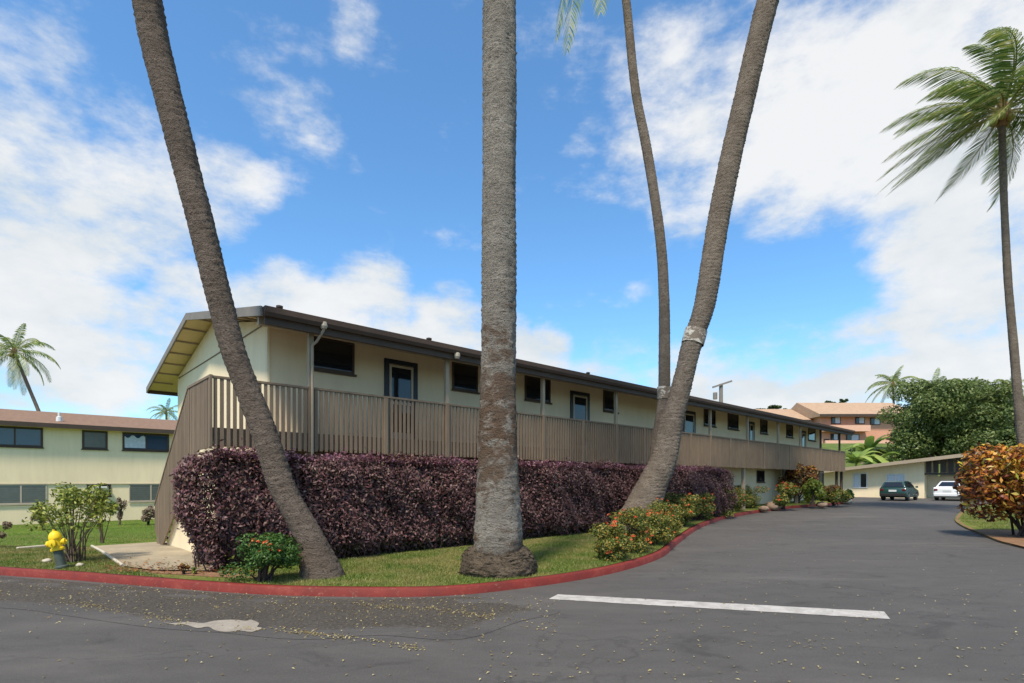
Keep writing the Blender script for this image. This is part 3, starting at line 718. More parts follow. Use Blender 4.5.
# ------------------------------------------------------------------ PINK BUILDING on the rise
PY = 75
pk = empty('hillside_building', (0, PY, 0), 0, 'three storey pink building with clay tile roofs on the rise behind the long building', 'building')
def px_(x, Y=PY): return (x-HX)/F*Y
def pz_(y, Y=PY): return CH+(HY-y)/F*Y
X0, X1 = px_(820), px_(912); zb, zt = 5.0, pz_(415)
mb = MB(); mb.box(X0, X1, 0, 10, zb, zt); mb.build('wall', M['pink'], pk)
def proof(x0, x1, y0, y1, z0, z1, name='roof'):
    m = MB(); ym = (y0+y1)/2
    m.prism([(y0, z0), (ym, z1), (y1, z0), (y1, z0-.3), (y0, z0-.3)], x0, x1, 'x'); r = m.build(name, M['tile'], pk)
    f = MB(); f.box(x0, x1, y0-.06, y0-.003, z0-.35, z0+.02); f.build('fascia', M['dkbrown'], r); return r
proof(X0-.6, X1+.6, -1, 11, pz_(415), pz_(404)+.9)
Xa, Xb = px_(745), px_(820)-.05
mb = MB(); mb.box(Xa, Xb, 2, 11, zb, pz_(419.5)); mb.build('wall', M['pink'], pk)
proof(Xa-.6, Xb-.6, 1, 12, pz_(419), pz_(410)+1)
for (a, b, c, d) in ((831, 840.5, 416.8, 424), (855, 864.5, 416.8, 424), (870, 880, 418, 425), (830.5, 838, 433.5, 440.5), (846, 859, 434, 440.8), (895, 902, 432, 438)):
    w = MB(); w.box(px_(a), px_(b), -.08, -.003, pz_(d), pz_(c)); wo = w.build('window', M['dkbrown'], pk)
    g = MB(); x0, x1 = px_(a)+.12, px_(b)-.12; m_ = x0+(x1-x0)*.35; g.box(x0, m_, -.1, -.081, pz_(d)+.1, pz_(c)-.1); g.build('pane', M['glassdk'], wo)
    g = MB(); g.box(m_+.05, x1, -.1, -.081, pz_(d)+.1, pz_(c)-.1); g.build('curtain', M['curtain'], wo)
for (a, b, c, d) in ((820.5, 865, 426, 432), (820.5, 905, 441, 449)):
    w = MB(); w.box(px_(a), px_(b), -1.2, -1.0, pz_(d), pz_(c)); w.box(px_(a), px_(b), -.999, -.004, pz_(d), pz_(d)+.2); w.build('balcony', M['pinklight'], pk)
for a, b in ((878, 884), (886, 891.5)):
    w = MB(); w.box(px_(a), px_(b), -.05, -.003, pz_(439.5), pz_(438)); w.build('wall_slot', M['dkbrown'], pk)
w = MB(); w.box(px_(824), px_(829), -.05, -.003, pz_(441), pz_(439)); w.build('wall_slot', M['dkbrown'], pk)
# small far roof behind the low building
sr = empty('hillside_house', (px_(893, 60), 60, G(px_(893, 60), 60)), 0, 'small pink roofed house peeking over the low cream building roof', 'house')
hb = G(px_(893, 60), 60)
m = MB(); m.box(-1.9, 1.6, 0, 4, -2, pz_(468, 60)-hb); m.build('wall', M['pinklight'], sr)
m = MB(); m.prism([(-.4, pz_(468, 60)-hb), (2, pz_(462, 60)-hb), (4.4, pz_(468, 60)-hb)], -2.2, 1.9, 'x'); m.build('roof', M['pinklight'], sr)

# ------------------------------------------------------------------ PALMS
def vnoise(x, y, seed=0):
    return math.sin(x*1.7+y*2.3+seed)*.5+math.sin(x*3.9-y*5.1+seed*2.1)*.3+math.sin(x*9.1+y*11.3+seed*.7)*.2
def trunk(name, path, rad, mat, parent, base, seg=36, step=.035, ring=.012, lump=.02, seed=0, ringsp=.10):
    pts = catmull(path, 10); 
    # arc length resample
    L = [0]
    for a, b in zip(pts[:-1], pts[1:]): L.append(L[-1]+(b-a).length)
    T = L[-1]; n = int(T/step); P = []; rr = []
    rl = [0]
    pa = [Vector(p) for p in path]
    kk = [i*10 for i in range(len(path))]
    Lr = [L[i] for i in kk]
    for i in range(n+1):
        s = T*i/n; j = int(np.searchsorted(L, s)); j = min(max(j, 1), len(L)-1); t = (s-L[j-1])/(L[j]-L[j-1]+1e-9)
        P.append(pts[j-1].lerp(pts[j], t)); rr.append(float(np.interp(s, Lr, rad)))
    V = []; ref = Vector((1, 0, 0))
    for i, p in enumerate(P):
        d = Vector((0, 0, 1)); b = Vector((0, 1, 0)); s = T*i/n
        for k in range(seg):
            a = 2*math.pi*k/seg
            saw = ((s/ringsp + .35*math.sin(a+seed)+.25*math.sin(2*a+s*3)) % 1.0)
            r = rr[i]*(1+lump*2*vnoise(math.cos(a)*2+seed, s*.9+math.sin(a)*2, seed)) + ring*(1-saw)**2*(1 if s > .3 else .3) + rng.normal(0, ring*.35)
            q = p+r*(math.cos(a)*ref+math.sin(a)*b)-base; V.append((q.x, q.y, q.z))
    Fc = [(i*seg+k, i*seg+(k+1) % seg, (i+1)*seg+(k+1) % seg, (i+1)*seg+k) for i in range(n) for k in range(seg)]
    return mesh_np(name, np.array(V), np.array(Fc), mat, parent, smooth=True)
def crown(top, parent, base, nf=26, length=4.2, wind=(0, 0, 0), size=1, elmin=-35, seed=1, extra=(), leafw=.045, nl=44, droopk=1.0, coco=True, azr=None, lfl=.22):
    r = np.random.default_rng(seed); wind = np.array(wind); LV_ = []; LF = []; st = MB()
    o = np.array(top)-np.array(base)
    specs = []
    for i in range(nf):
        az = i*2.399963+r.normal(0, .15); el = R(75)-(R(75-elmin))*(i/(nf-1))**.85
        if azr and azr(az, el): continue
        specs.append((az, el, length*r.uniform(.82, 1.1)*(.75 if i < 3 else 1), 1.0))
    specs += list(extra)
    for az, el, Ln, dk_ in specs:
        d = np.array([math.cos(az)*math.cos(el), math.sin(az)*math.cos(el), math.sin(el)]); p = o+d*.12*size; N = 20; ds = Ln*size/N
        pts = [p.copy()]; dirs = [d.copy()]
        for j in range(N):
            t = j/N; d = d+np.array([0, 0, -1])*(.045+.10*t)*droopk*dk_+wind*(.03+.09*t); d = d/np.linalg.norm(d); p = p+d*ds; pts.append(p.copy()); dirs.append(d.copy())
        st.tube([Vector(q) for q in pts[:-1]], [max(.006, .035*size*(1-j/N)) for j in range(N)], 4, False)
        for j in range(nl):
            t = .1+.9*(j+.5)/nl; x = t*N; i0 = min(int(x), N-1); q = pts[i0]+(pts[i0+1]-pts[i0])*(x-i0); d = dirs[i0]
            sd = np.cross(d, [0, 0, 1.]); nrm = np.linalg.norm(sd); sd = sd/nrm if nrm > .05 else np.array([1., 0, 0])
            l = size*Ln*lfl*math.sin(math.pi*min(1, (t*.86+.12)))**.6*r.uniform(.85, 1.1)
            for sgn in (-1, 1):
                e = sd*sgn*.85+d*(.55+.5*t)+np.array([0, 0, -.45-.25*r.random()])+wind*.55; e = e/np.linalg.norm(e)
                e2 = e+np.array([0, 0, -.55])+wind*.45; e2 = e2/np.linalg.norm(e2)
                w = np.cross(e, sd*sgn+np.array([0, 0, .3])); w = d*leafw*size*.5
                a = len(LV_); m1 = q+e*l*.5; tip = m1+e2*l*.5
                LV_ += [q-w*.6, q+w*.6, m1+w, m1-w, tip]; LF += [(a, a+1, a+2, a+3), (a+3, a+2, a+4, a+4)]
    V = np.array(LV_); quads = [f for f in LF if f[2] != f[3]]; 
    me = bpy.data.meshes.new('crown'); me.from_pydata([tuple(v) for v in V], [], [f if f[2] != f[3] else f[:3] for f in LF]); me.materials.append(M['palm'])
    c = bpy.data.objects.new('crown', me); COL.objects.link(c); c.parent = parent
    st.build('frond_stalks', M['rachis'], c)
    sh = MB(); sh.lathe([(.15*size, -.55*size), (.2*size, -.3*size), (.24*size, .0), (.16*size, .3*size), (.02, .55*size)], 12, tuple(o)); sh.build('crown_shaft', M['sheath'], c, smooth=True)
    if coco:
        for k in range(7):
            a = k*.9+seed; m = MB(); q = o+np.array([math.cos(a)*.27*size, math.sin(a)*.27*size, -.28*size-.07*(k % 2)])
            m.lathe([(.01, -.15*size), (.08*size, -.1*size), (.11*size, 0), (.08*size, .1*size), (.01, .14*size)], 8, tuple(q)); m.build('coconut', M['coconut'], c, smooth=True)
    return c
WIND = (-1.0, .1, 0)
def palm(label, path, rad, mat, **kw):
    base = Vector(path[0]); root = empty('palm_tree', base, 0, label, 'palm tree')
    tk = {k: kw.pop(k) for k in list(kw) if k in ('seg', 'step', 'ring', 'lump', 'ringsp')}
    trunk('trunk', [Vector(p) for p in path], rad, mat, root, base, seed=kw.get('seed', 1), **tk)
    crown(Vector(path[-1]), root, base, **kw); return root
def rad(w, Y): return w/2/F*Y
# A left leaning palm
g = Vector(ray(322, 579, LAWN)); Y0 = g.y+.3
pA = [(x, y, Y0-k*.001, w*.93) for x, y, k, w in [(325, 590, 0, 54), (322, 574, 0, 45), (314, 547, 0, 32), (299, 518, 20, 30), (283, 488, 50, 28), (263.5, 430, 100, 26.5), (241, 373, 150, 25), (231.5, 345, 170, 25), (220, 300, 200, 25.5), (200, 219, 280, 26), (188, 175, 320, 26.5), (177, 131, 360, 27), (155.5, 44, 400, 28.5), (147, 0, 450, 28.5), (115, -150, 700, 28), (68, -380, 900, 26), (50, -560, 1000, 24)]]
palmA = palm('brown palm leaning left beside the red flowered bush, in front of the gable end', [at(x, y, Y) for x, y, Y, w in pA], [rad(w, Y) for x, y, Y, w in pA], M['barkA'], seed=3, length=3.4, elmin=0)
# B centre palm with swollen root base
g = Vector(ray(498, 582, LAWN)); Y0 = g.y+.72; g = Vector((g.x, Y0, G(g.x, Y0)+LAWN))
pB = [(498, 584, Y0, 36), (498, 566, Y0, 40), (498, 548, Y0, 48), (498, 535, Y0, 49), (498, 515, Y0, 45), (498, 482, Y0, 41), (498, 450, Y0, 37.5), (498, 400, Y0, 35.5), (499, 300, Y0, 33.5), (499, 200, Y0, 33), (499.5, 100, Y0, 32.5), (499.5, 0, Y0, 32.5), (501, -250, Y0, 31), (503, -600, Y0, 28)]
palmB = palm('thick grey upright palm in the middle with a swollen root base', [at(x, y, Y) for x, y, Y, w in pB], [rad(w, Y) for x, y, Y, w in pB], M['barkB'], seed=5, length=3.6, elmin=10, ring=.012, lump=.025, ringsp=.085)
rb = MB(); prof = [(.50, -.12), (.575, -.02), (.595, .08), (.585, .18), (.55, .29), (.49, .38), (.42, .44), (.30, .47)]
V = []; seg = 72
prof2 = [(float(np.interp(t, range(len(prof)), [p[0] for p in prof])), float(np.interp(t, range(len(prof)), [p[1] for p in prof]))) for t in np.linspace(0, len(prof)-1, 44)]
for r_0, z in prof2:
    for k in range(seg):
        a = 2*math.pi*k/seg; r2 = r_0*(1+.06*vnoise(math.cos(a)*3, z*5+math.sin(a)*3, 2))+rng.normal(0, .012); V.append((1.02*r2*math.cos(a), .8*r2*math.sin(a)+.04, z+rng.normal(0, .006)))
mesh_np('root_base', np.array(V), np.array([(i*seg+k, i*seg+(k+1) % seg, (i+1)*seg+(k+1) % seg, (i+1)*seg+k) for i in range(len(prof2)-1) for k in range(seg)]), M['rootmat'], palmB, smooth=True, loc=(0, 0, g.z-palmB.location.z-.02))
# C right leaning palm
g = Vector(ray(632, 531, LAWN)); Y0 = g.y
pC = [(614, 552, Y0, 56), (628, 531, Y0, 46), (641, 509, Y0, 38), (650, 488, Y0, 32), (659, 470, Y0, 29), (665.5, 452, Y0, 25.5), (671.5, 421, Y0, 22.5), (679, 395, Y0, 20), (685.5, 370, Y0, 19), (694, 337, Y0, 20), (705.5, 300, Y0, 20.5), (722, 200, Y0-.1, 20.5), (744, 100, Y0-.2, 20.5), (768, 0, Y0-.3, 21), (800, -110, Y0-.5, 21), (850, -270, Y0-.8, 19)]
palmC = palm('large tan palm leaning right with a white band, behind the kerbside ixora', [at(x, y, Y) for x, y, Y, w in pC], [rad(w, Y) for x, y, Y, w in pC], M['barkC'], seed=8, length=3.6, elmin=25, ring=.016)
YC = Y0
# D thin curved palm
Y0 = YC+.9
pD = [(650, 530, Y0, 20), (652, 500, Y0, 16), (656, 460, Y0, 13), (661, 420, Y0, 12), (664, 395, Y0, 11.5), (664.5, 350, Y0, 11), (664, 300, Y0, 10.2), (661.5, 250, Y0, 9.6), (655, 200, Y0, 9.2), (647, 150, Y0, 9.4), (637, 100, Y0, 8.6), (632, 60, Y0, 8.2), (626, 0, Y0, 8), (618, -50, Y0, 7.8), (611, -100, Y0, 7.5)]
palmD = palm('thin wavy palm rising behind the base of the leaning banded palm', [at(x, y, Y) for x, y, Y, w in pD], [rad(w, Y) for x, y, Y, w in pD], M['barkC'], seed=11, leafw=.075, length=3.3, elmin=54, ring=.008, coco=False,
             extra=[(math.pi*1.2, R(-57), 5.7, 1.6), (math.pi*1.13, R(-52), 5.2, 1.6), (math.pi*1.38, R(-58), 4.8, 1.6)], droopk=.6)
def band(palmroot, path, rads, y0, y1):
    P = [Vector(p) for p in path]
    pass
def band_at(root, pxa, pya, pxb, pyb, Y, w):
    a, b = at(pxa, pya, Y), at(pxb, pyb, Y); m = MB(); base = root.location
    n = 6; m.tube([a.lerp(b, i/n)-base for i in range(n+1)], [rad(w, Y)+.02]*(n+1), 24, False); m.build('painted_band', M['band'], root, smooth=True)
band_at(palmC, 692.5, 344, 696.3, 330, YC, 20.5)
band_at(palmD, 664, 399, 664, 387, YC+.9, 12)
# E right palm
YE = 20
pE = [(1030, 520, YE, 12), (1027, 470, YE, 9), (1021, 430, YE, 8), (1014, 350, YE, 7), (1008, 280, YE, 6.4), (1004, 200, YE, 5.8), (1002, 130, YE, 5.8), (1002.5, 112, YE, 5.8)]
palmE = palm('tall slim palm at the right edge with windblown green fronds', [at(x, y, Y) for x, y, Y, w in pE], [rad(w, Y) for x, y, Y, w in pE], M['barkC'], seed=21, length=4.5, wind=(-1.15, 0, .10), elmin=-18, nf=32, ring=.006, nl=64, leafw=.052, lfl=.255,
             azr=None)
def farpalm(label, px, ycr, ybase, lean, Y, size, seed, wind=(-.3, 0, 0), elmin=-30, nf=20):
    top = at(px, ycr, Y); b = at(px+lean, ybase, Y); 
    b.z = G(b.x, b.y)-.1; m_ = top.lerp(b, .5)+Vector((lean*.02, 0, 0)); b.x = top.x+(b.x-top.x)*1.3
    return palm(label, [b, m_.lerp(b, .4), m_, top], [.22*size, .17*size, .15*size, .13*size], M['barkA'], seed=seed, size=size, wind=wind, elmin=elmin, nf=nf, ring=.004, step=.3, seg=10, leafw=.09, nl=26)
farpalm('distant palm leaning over the left building roof', 14, 352, 408, 44, 48, 1.0, 31, (-.25, 0, 0), -35)
farpalm('distant palm standing above the pink building', 893, 384, 405, 2, 85, 1.1, 33, (-.15, 0, 0), -25)
farpalm('tiny far palm top between left roof and gable eave', 166, 412, 430, 3, 115, 1.0, 35)
farpalm('small far palm top showing over the big round tree', 933, 388, 405, 0, 80, 1.0, 37)
farpalm('small far palm rising right of the big round tree crown', 1010, 386, 405, 2, 90, .9, 39)

# ------------------------------------------------------------------ TREES
def tree(name, label, cx, cy, Y, w, h, nlobe, nleaf, leaf, mat, trunk_h=None, cat='tree', group=None, seed=0):
    r = np.random.default_rng(seed); c = at(cx, cy, Y); zg = G(c.x, Y); s = Y/F; W = w*s/2; Hh = h*s/2
    root = empty(name, (c.x, Y, zg), 0, label, cat, group); o = c-root.location
    lob = []
    for i in range(nlobe):
        a = r.uniform(0, 6.28); q = r.uniform(0, 1)**.5*.72; zf = r.uniform(-.7, .72); sq = math.sqrt(max(.1, 1-zf*zf))
        rr_ = W*r.uniform(.15, .31); lob.append(((o.x+math.cos(a)*q*W*sq, o.y+math.sin(a)*q*W*.8*sq, o.z+zf*Hh), (rr_, rr_, rr_*.72*min(1.2, Hh/W*1.2))))
    P, N = lobes_points(lob, nleaf, .5); leaves('crown', P, N, leaf, leaf*.5, mat, root, up=.5)
    m = MB(); m.tube([(0, 0, -.2), (.05, 0, o.z*.45), (0, 0, o.z*.8)], [W*.07, W*.05, W*.04], 8)
    for i in range(min(9, nlobe)):
        q = lob[i][0]; m.tube([(0, 0, o.z*.4), (q[0]*.5, q[1]*.5, q[2]*.75), q], [W*.035, W*.025, W*.012], 6)
    m.build('trunk', M['wood'], root); return root
tree('broad_tree', 'big dark green rounded tree above the carport roof', 953, 421, 50, 140, 98, 80, 50000, .29, M['treeleaf'], seed=1)
tree('broad_tree', 'lighter green tree at the right edge behind the tall slim palm', 1022, 428, 56, 90, 72, 24, 18000, .32, M['farleaf'], seed=2)
tree('broad_tree', 'dark tree mass filling in behind the carport below the rounded tree', 1000, 446, 47, 70, 44, 16, 9000, .28, M['treeleaf'], seed=3)
tree('broad_tree', 'small distant tree clump over the pink roof ridge, rounder one', 844, 403, 110, 11, 9, 8, 1500, .5, M['farleaf'], seed=4, group=None)
tree('broad_tree', 'small distant tree clump over the pink roof ridge, left of the rounder one', 831, 403.5, 112, 12, 6, 8, 1200, .5, M['farleaf'], seed=5)
tree('broad_tree', 'distant low tree showing above the long roof just right of the utility pole', 768, 409, 95, 30, 9, 12, 2600, .5, M['farleaf'], seed=6)
tree('broad_tree', 'distant small tree between long roof and pink building roof', 787, 411, 98, 16, 6, 8, 1500, .5, M['farleaf'], seed=7)
tree('broad_tree', 'bushy green shrub below the pink building behind the low roof', 905, 457, 58, 50, 12, 10, 4000, .3, M['treeleaf'], seed=8)
tree('broad_tree', 'dark distant shrub line tree under the pink building wall', 870, 452, 62, 60, 10, 12, 4000, .3, M['farleaf'], seed=9)
# banana plants
def banana(cx, cy, Y, n, L, label, seed):
    r = np.random.default_rng(seed); c = at(cx, cy, Y); zg = G(c.x, Y); root = empty('banana_plant', (c.x, Y, zg), 0, label, 'banana plant', None)
    m = MB(); V = []; Fc = []
    h = c.z-zg
    m.tube([(0, 0, -.1), (0, 0, h*.6), (0, 0, h)], [.14, .1, .06], 8); m.build('stem', M['yellowgreen'], root)
    for i in range(n):
        az = i*2.4+r.normal(0, .2); el = R(r.uniform(25, 75)); d = Vector((math.cos(az)*math.cos(el), math.sin(az)*math.cos(el), math.sin(el))); p = Vector((0, 0, h*r.uniform(.8, 1)))
        prev = None; N = 9
        for j in range(N+1):
            t = j/N; w = L*.14*math.sin(math.pi*(t*.92+.06))**.7; sd = d.cross(Vector((0, 0, 1))).normalized()
            a = len(V); V += [tuple(p-sd*w-Vector((0, 0, w*.35))), tuple(p), tuple(p+sd*w-Vector((0, 0, w*.35)))]
            if j: Fc += [(a-3, a-2, a+1, a), (a-2, a-1, a+2, a+1)]
            d = (d+Vector((0, 0, -.16-.1*t))).normalized(); p = p+d*L/N
    mesh_np('leaves', np.array(V), np.array(Fc), M['banana'], root)
banana(856, 458, 49, 11, 2.6, 'bright green banana plant touching the right end of the long building', 1)
banana(868, 450, 52, 13, 2.8, 'tallest bright green banana plant, middle of three behind the low roof', 2)
banana(880, 460, 51, 11, 2.4, 'yellow green banana plant nearest the pink roofed house', 3)

# ------------------------------------------------------------------ UTILITY POLE
p = at(721, 384, 90); root = empty('utility_pole', (p.x, 90, G(p.x, 90)), 0, 'utility pole with a slanted crossarm above the long roof', 'utility pole')
h = p.z-root.location.z
m = MB(); m.tube([(0, 0, -.3), (0, 0, h)], [.4, .32], 8); m.build('pole', M['grey'], root)
m = MB(); m.box(-1.7, 1.7, -.12, .12, -.14, .14, Matrix.Translation((.05, -.4, h-.1)) @ Matrix.Rotation(-.32, 4, 'Y')); m.build('crossarm', M['grey'], root)
m = MB(); m.tube([(-1.1, -.3, h-2.6), (-1.1, -.3, h-1.5)], .35, 10); m.build('transformer', M['grey'], root)

# ------------------------------------------------------------------ HEDGE
hz = G(*loc2w(5, -.5)[:2])+LAWN
hroot = empty('hedge', loc2w(0, 0, 0), ROT, 'long clipped hedge of dark purple leaves under the slatted balcony', 'hedge')
HU0, HU1 = -.16, 18.1; HT = 1.86
n = 125000; P = np.zeros((n, 3)); N = np.zeros((n, 3))
q = rng.random(n); u = HU0+(HU1-HU0)*rng.random(n)**1.25
def hump(u, z): return .07*np.sin(u*1.9+1)+.05*np.sin(u*4.3+z*2)+.05*np.sin(z*5+u*1.1)+.04*np.sin(u*9+z*7)
front = q < .66; top = (q >= .66) & (q < .93); end = q >= .93
z = rng.random(n)*HT
rnd = .18
P[:, 0] = u
P[front, 2] = z[front]; P[front, 1] = -.92-.0+hump(u[front], z[front])-.10*np.sin(np.pi*np.clip(z[front]/HT, 0, 1)); N[front] = (0, -1, .15)
zz = z[front]/HT; P[front, 1] += np.where(zz > .92, (zz-.92)*2.2, 0)+np.where(zz < .18, (.18-zz)*1.0, 0)
dens = rng.random(front.sum()) < np.where(zz < .14, .35, 1); 
P[top, 1] = -.95+rng.random(top.sum())*1.0; P[top, 2] = HT-.02+.6*hump(u[top], P[top, 1]*2)+rng.normal(0, .05, top.sum()); N[top] = (0, 0, 1)
a = rng.random(end.sum())*np.pi*.5; P[end, 0] = HU0-.05-.40*np.cos(a*1.0)*(1+.15*np.sin(z[end]*4))*np.interp(z[end]/HT, [0, .25, .55, .85, 1], [-.7, .1, 1.05, .95, .35]); P[end, 1] = -.45-.45*np.sin(a)*rng.choice([-1, 1], end.sum())+rng.normal(0, .04, end.sum()); P[end, 2] = z[end]; N[end] = (-1, -.3, .1)
P += rng.normal(0, .045, P.shape)
keep = np.ones(n, bool); idx = np.where(front)[0]; keep[idx[~dens]] = False
P = P[keep]; N = N[keep]; P[:, 2] += hz*0+.12
leaves('leaves', P, N, .084, .036, M['hedge'], hroot, up=.35, jitter=.75)
# sprigs standing up from the clipped top
k = 13000; u = HU0+(HU1-HU0)*rng.random(k); cl = np.sin(u*7)+np.sin(u*17.3+2)+np.sin(u*3.1)
P2 = np.stack([u, -.95+rng.random(k)*.95, HT+.12+np.abs(rng.normal(0, .05, k))*(1+.4*cl)], 1)
leaves('new_growth', P2, np.tile([0, 0, .3], (k, 1)), .09, .035, M['hedgetop'], hroot, up=0, jitter=1.0)
cv = MB(); NU, NZ = 90, 9
for side in (0, 1):
    pass
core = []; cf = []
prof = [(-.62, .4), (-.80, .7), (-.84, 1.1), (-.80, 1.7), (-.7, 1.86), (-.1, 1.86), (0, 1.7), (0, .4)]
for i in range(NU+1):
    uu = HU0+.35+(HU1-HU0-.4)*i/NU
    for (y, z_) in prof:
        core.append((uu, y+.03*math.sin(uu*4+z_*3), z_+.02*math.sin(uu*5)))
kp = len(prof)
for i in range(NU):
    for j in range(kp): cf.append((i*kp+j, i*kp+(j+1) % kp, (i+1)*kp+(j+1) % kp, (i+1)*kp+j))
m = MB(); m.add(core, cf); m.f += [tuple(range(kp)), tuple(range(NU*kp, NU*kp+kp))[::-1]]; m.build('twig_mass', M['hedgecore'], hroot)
m = MB(); uu = HU0-.1
while uu < HU1:
    for k in range(3):
        y = -.8+.25*k+rng.normal(0, .05); x = uu+rng.normal(0, .08); m.tube([(x, y, .08), (x+rng.normal(0, .08), y+rng.normal(0, .05), .35), (x+rng.normal(0, .15), y-.1, .8)], [.016, .012, .008], 5, False)
    uu += .28
m.build('stems', M['dkwood'], hroot)

# ------------------------------------------------------------------ SHRUBS
def shrub(name, label, pos, rx, ry, h, nleaf, leaf, mat, nfl=0, flmat=None, nlobe=10, seed=0, cat='shrub', group=None, stemh=.25, open_=False, wr=.45, topmat=None, jit=.7):
    r = np.random.default_rng(seed); root = empty(name, pos, 0, label, cat, group); lob = []
    for i in range(nlobe):
        a = r.uniform(0, 6.28); q = r.uniform(0, 1)**.6; zf = r.uniform(stemh, .84); k = (.32 if not open_ else .2)
        sh = 1-.45*abs(zf-.5)*1.2
        lob.append(((math.cos(a)*q*rx*.68*sh, math.sin(a)*q*ry*.68*sh, h*zf), (rx*k*r.uniform(.8, 1.3), ry*k*r.uniform(.8, 1.3), h*k*.55*r.uniform(.8, 1.2))))
    P, N = lobes_points(lob, nleaf, .55); leaves('leaves', P, N, leaf, leaf*wr, mat, root, up=.45, jitter=jit)
    if topmat:
        lt = [l for l in lob if l[0][2] > h*.6] or lob
        P, N = lobes_points(lt, int(nleaf*.35), .2); leaves('leaves', P, N, leaf, leaf*wr, topmat, root, up=.6)
    m = MB()
    for i, l in enumerate(lob):
        c = l[0]; b0 = (r.normal(0, rx*.08), r.normal(0, ry*.08), -.06)
        kt = .5 if open_ else 1; m.tube([b0, (c[0]*.45+r.normal(0, .02), c[1]*.45, c[2]*.5), c], [.022*h**.5*kt, .015*h**.5*kt, .006], 5, False)
    m.build('stems', M['wood'] if open_ else M['dkwood'], root)
    if nfl:
        V = []; N = []
        for i in range(nfl):
            l = lob[r.integers(len(lob))]; d = r.normal(0, 1, 3); d[2] = abs(d[2])*1.1; d[1] -= .5; d /= np.linalg.norm(d); c = np.array(l[0])+d*np.array(l[1])*1.05
            k = r.integers(12, 26); e = unit(r.normal(0, 1, (k, 3))); e[:, 2] = np.abs(e[:, 2]); V.append(c+e*leaf*.55); N.append(e)
        leaves('flowers', np.concatenate(V), np.concatenate(N), leaf*.42, leaf*.36, flmat or M['flower'], root, up=.3, jitter=.3)
    return root
def gp(px, py, dz=LAWN): return Vector(ray(px, py, dz))
S_ = lambda px, Y: px/F*Y
p = gp(264, 581); shrub('ixora_bush', 'small round bush with red orange flowers beside the leaning brown palm', p, S_(46, p.y), S_(38, p.y), .78, 5600, .055, M['green'], 20, None, 18, 1, stemh=.08)
IX = 'ixora bushes along the red kerb'
for i, (px, py, w, h, lab, fl) in enumerate(((634, 564, 30, .85, 'kerbside ixora bush nearest the camera, at the bend of the red kerb', 26),
        (650, 556, 34, 1.05, 'kerbside ixora bush second from the camera, tallest in front of the banded palm', 34),
        (669, 549, 28, .95, 'kerbside ixora bush third from the camera, just right of the banded palm foot', 24),
        (683, 539, 26, 1.05, 'kerbside ixora bush fourth from the camera, overhanging the red kerb', 26),
        (695, 530, 26, 1.15, 'kerbside ixora bush fifth from the camera, where the red kerb reappears', 26),
        (709, 523, 26, 1.2, 'kerbside ixora bush with orange heads, sixth along the red kerb', 28),
        (723, 518.5, 28, 1.3, 'kerbside ixora bush seventh along the kerb, below the yellow green croton', 26),
        (739, 514.5, 28, 1.3, 'kerbside ixora bush eighth along the kerb, right below the end of the hedge', 20),
        (755, 511, 28, 1.2, 'kerbside ixora bush last before the bare gap, beside brown stones', 14))):
    p = gp(px, py-3); shrub('ixora_bush', lab, p+Vector((-.34, .32, 0)), S_(w, p.y), S_(w, p.y)*1.0, h*.9, 5200, .06 if i < 4 else .085, M['ixleaf'], fl, None, 18, 10+i, group=IX, stemh=.08)
p = gp(738, 503); shrub('croton_bush', 'tall narrow yellow green croton at the end of the purple hedge', p, S_(14, p.y), S_(14, p.y), S_(56, p.y), 3000, .14, M['yellowgreen'], 0, None, 12, 21)
p = gp(797, 503); shrub('croton_bush', 'tall orange croton standing between low kerbside bushes near the far corner', p, S_(21, p.y), S_(18, p.y), S_(44, p.y), 3200, .17, M['crotondark'], 0, None, 12, 22, topmat=M['crotonleaf'])
p = gp(783, 508); shrub('croton_bush', 'low dark bush with orange leaves left of the tall orange croton', p, S_(17, p.y), S_(15, p.y), S_(28, p.y), 2800, .15, M['ixleaf'], 8, None, 10, 23)
p = gp(812, 506); shrub('leafy_bush', 'fresh green bush right of the tall orange croton', p, S_(15, p.y), S_(14, p.y), S_(30, p.y), 2600, .15, M['yellowgreen'], 0, None, 10, 24)
p = gp(834, 504.5); shrub('croton_bush', 'low bush with rusty orange top at the far right corner of the long building', p, S_(20, p.y), S_(16, p.y), S_(24, p.y), 3000, .15, M['ixleaf'], 0, None, 10, 25, topmat=M['crotondark'])
p = gp(838, 502)+Vector((.9, .6, 0)); shrub('leafy_bush', 'dark low bush at the end of the kerbside planting', p, S_(8, p.y), S_(8, p.y), S_(15, p.y), 1200, .15, M['green'], 0, None, 8, 26)
# right croton
p = Vector(ray(1010, 538, .05)); shrub('croton_bush', 'large orange and red croton bush on the right verge', p+Vector((.75, .3, 0)), 1.88, 1.5, 2.52, 14000, .18, M['crotonleaf'], 0, None, 40, 31, stemh=.34, wr=.42, jit=.9, topmat=M['crotontop'])
p = Vector(ray(1003, 512, .05)); shrub('leafy_bush', 'dusty green shrub half hiding the white car', Vector((S_(462, 27), 27, G(12, 27))), S_(16, 27), .8, S_(44, 27), 1500, .13, M['pinkleaf'], 0, None, 10, 32, open_=True, topmat=M['treeleaf'])
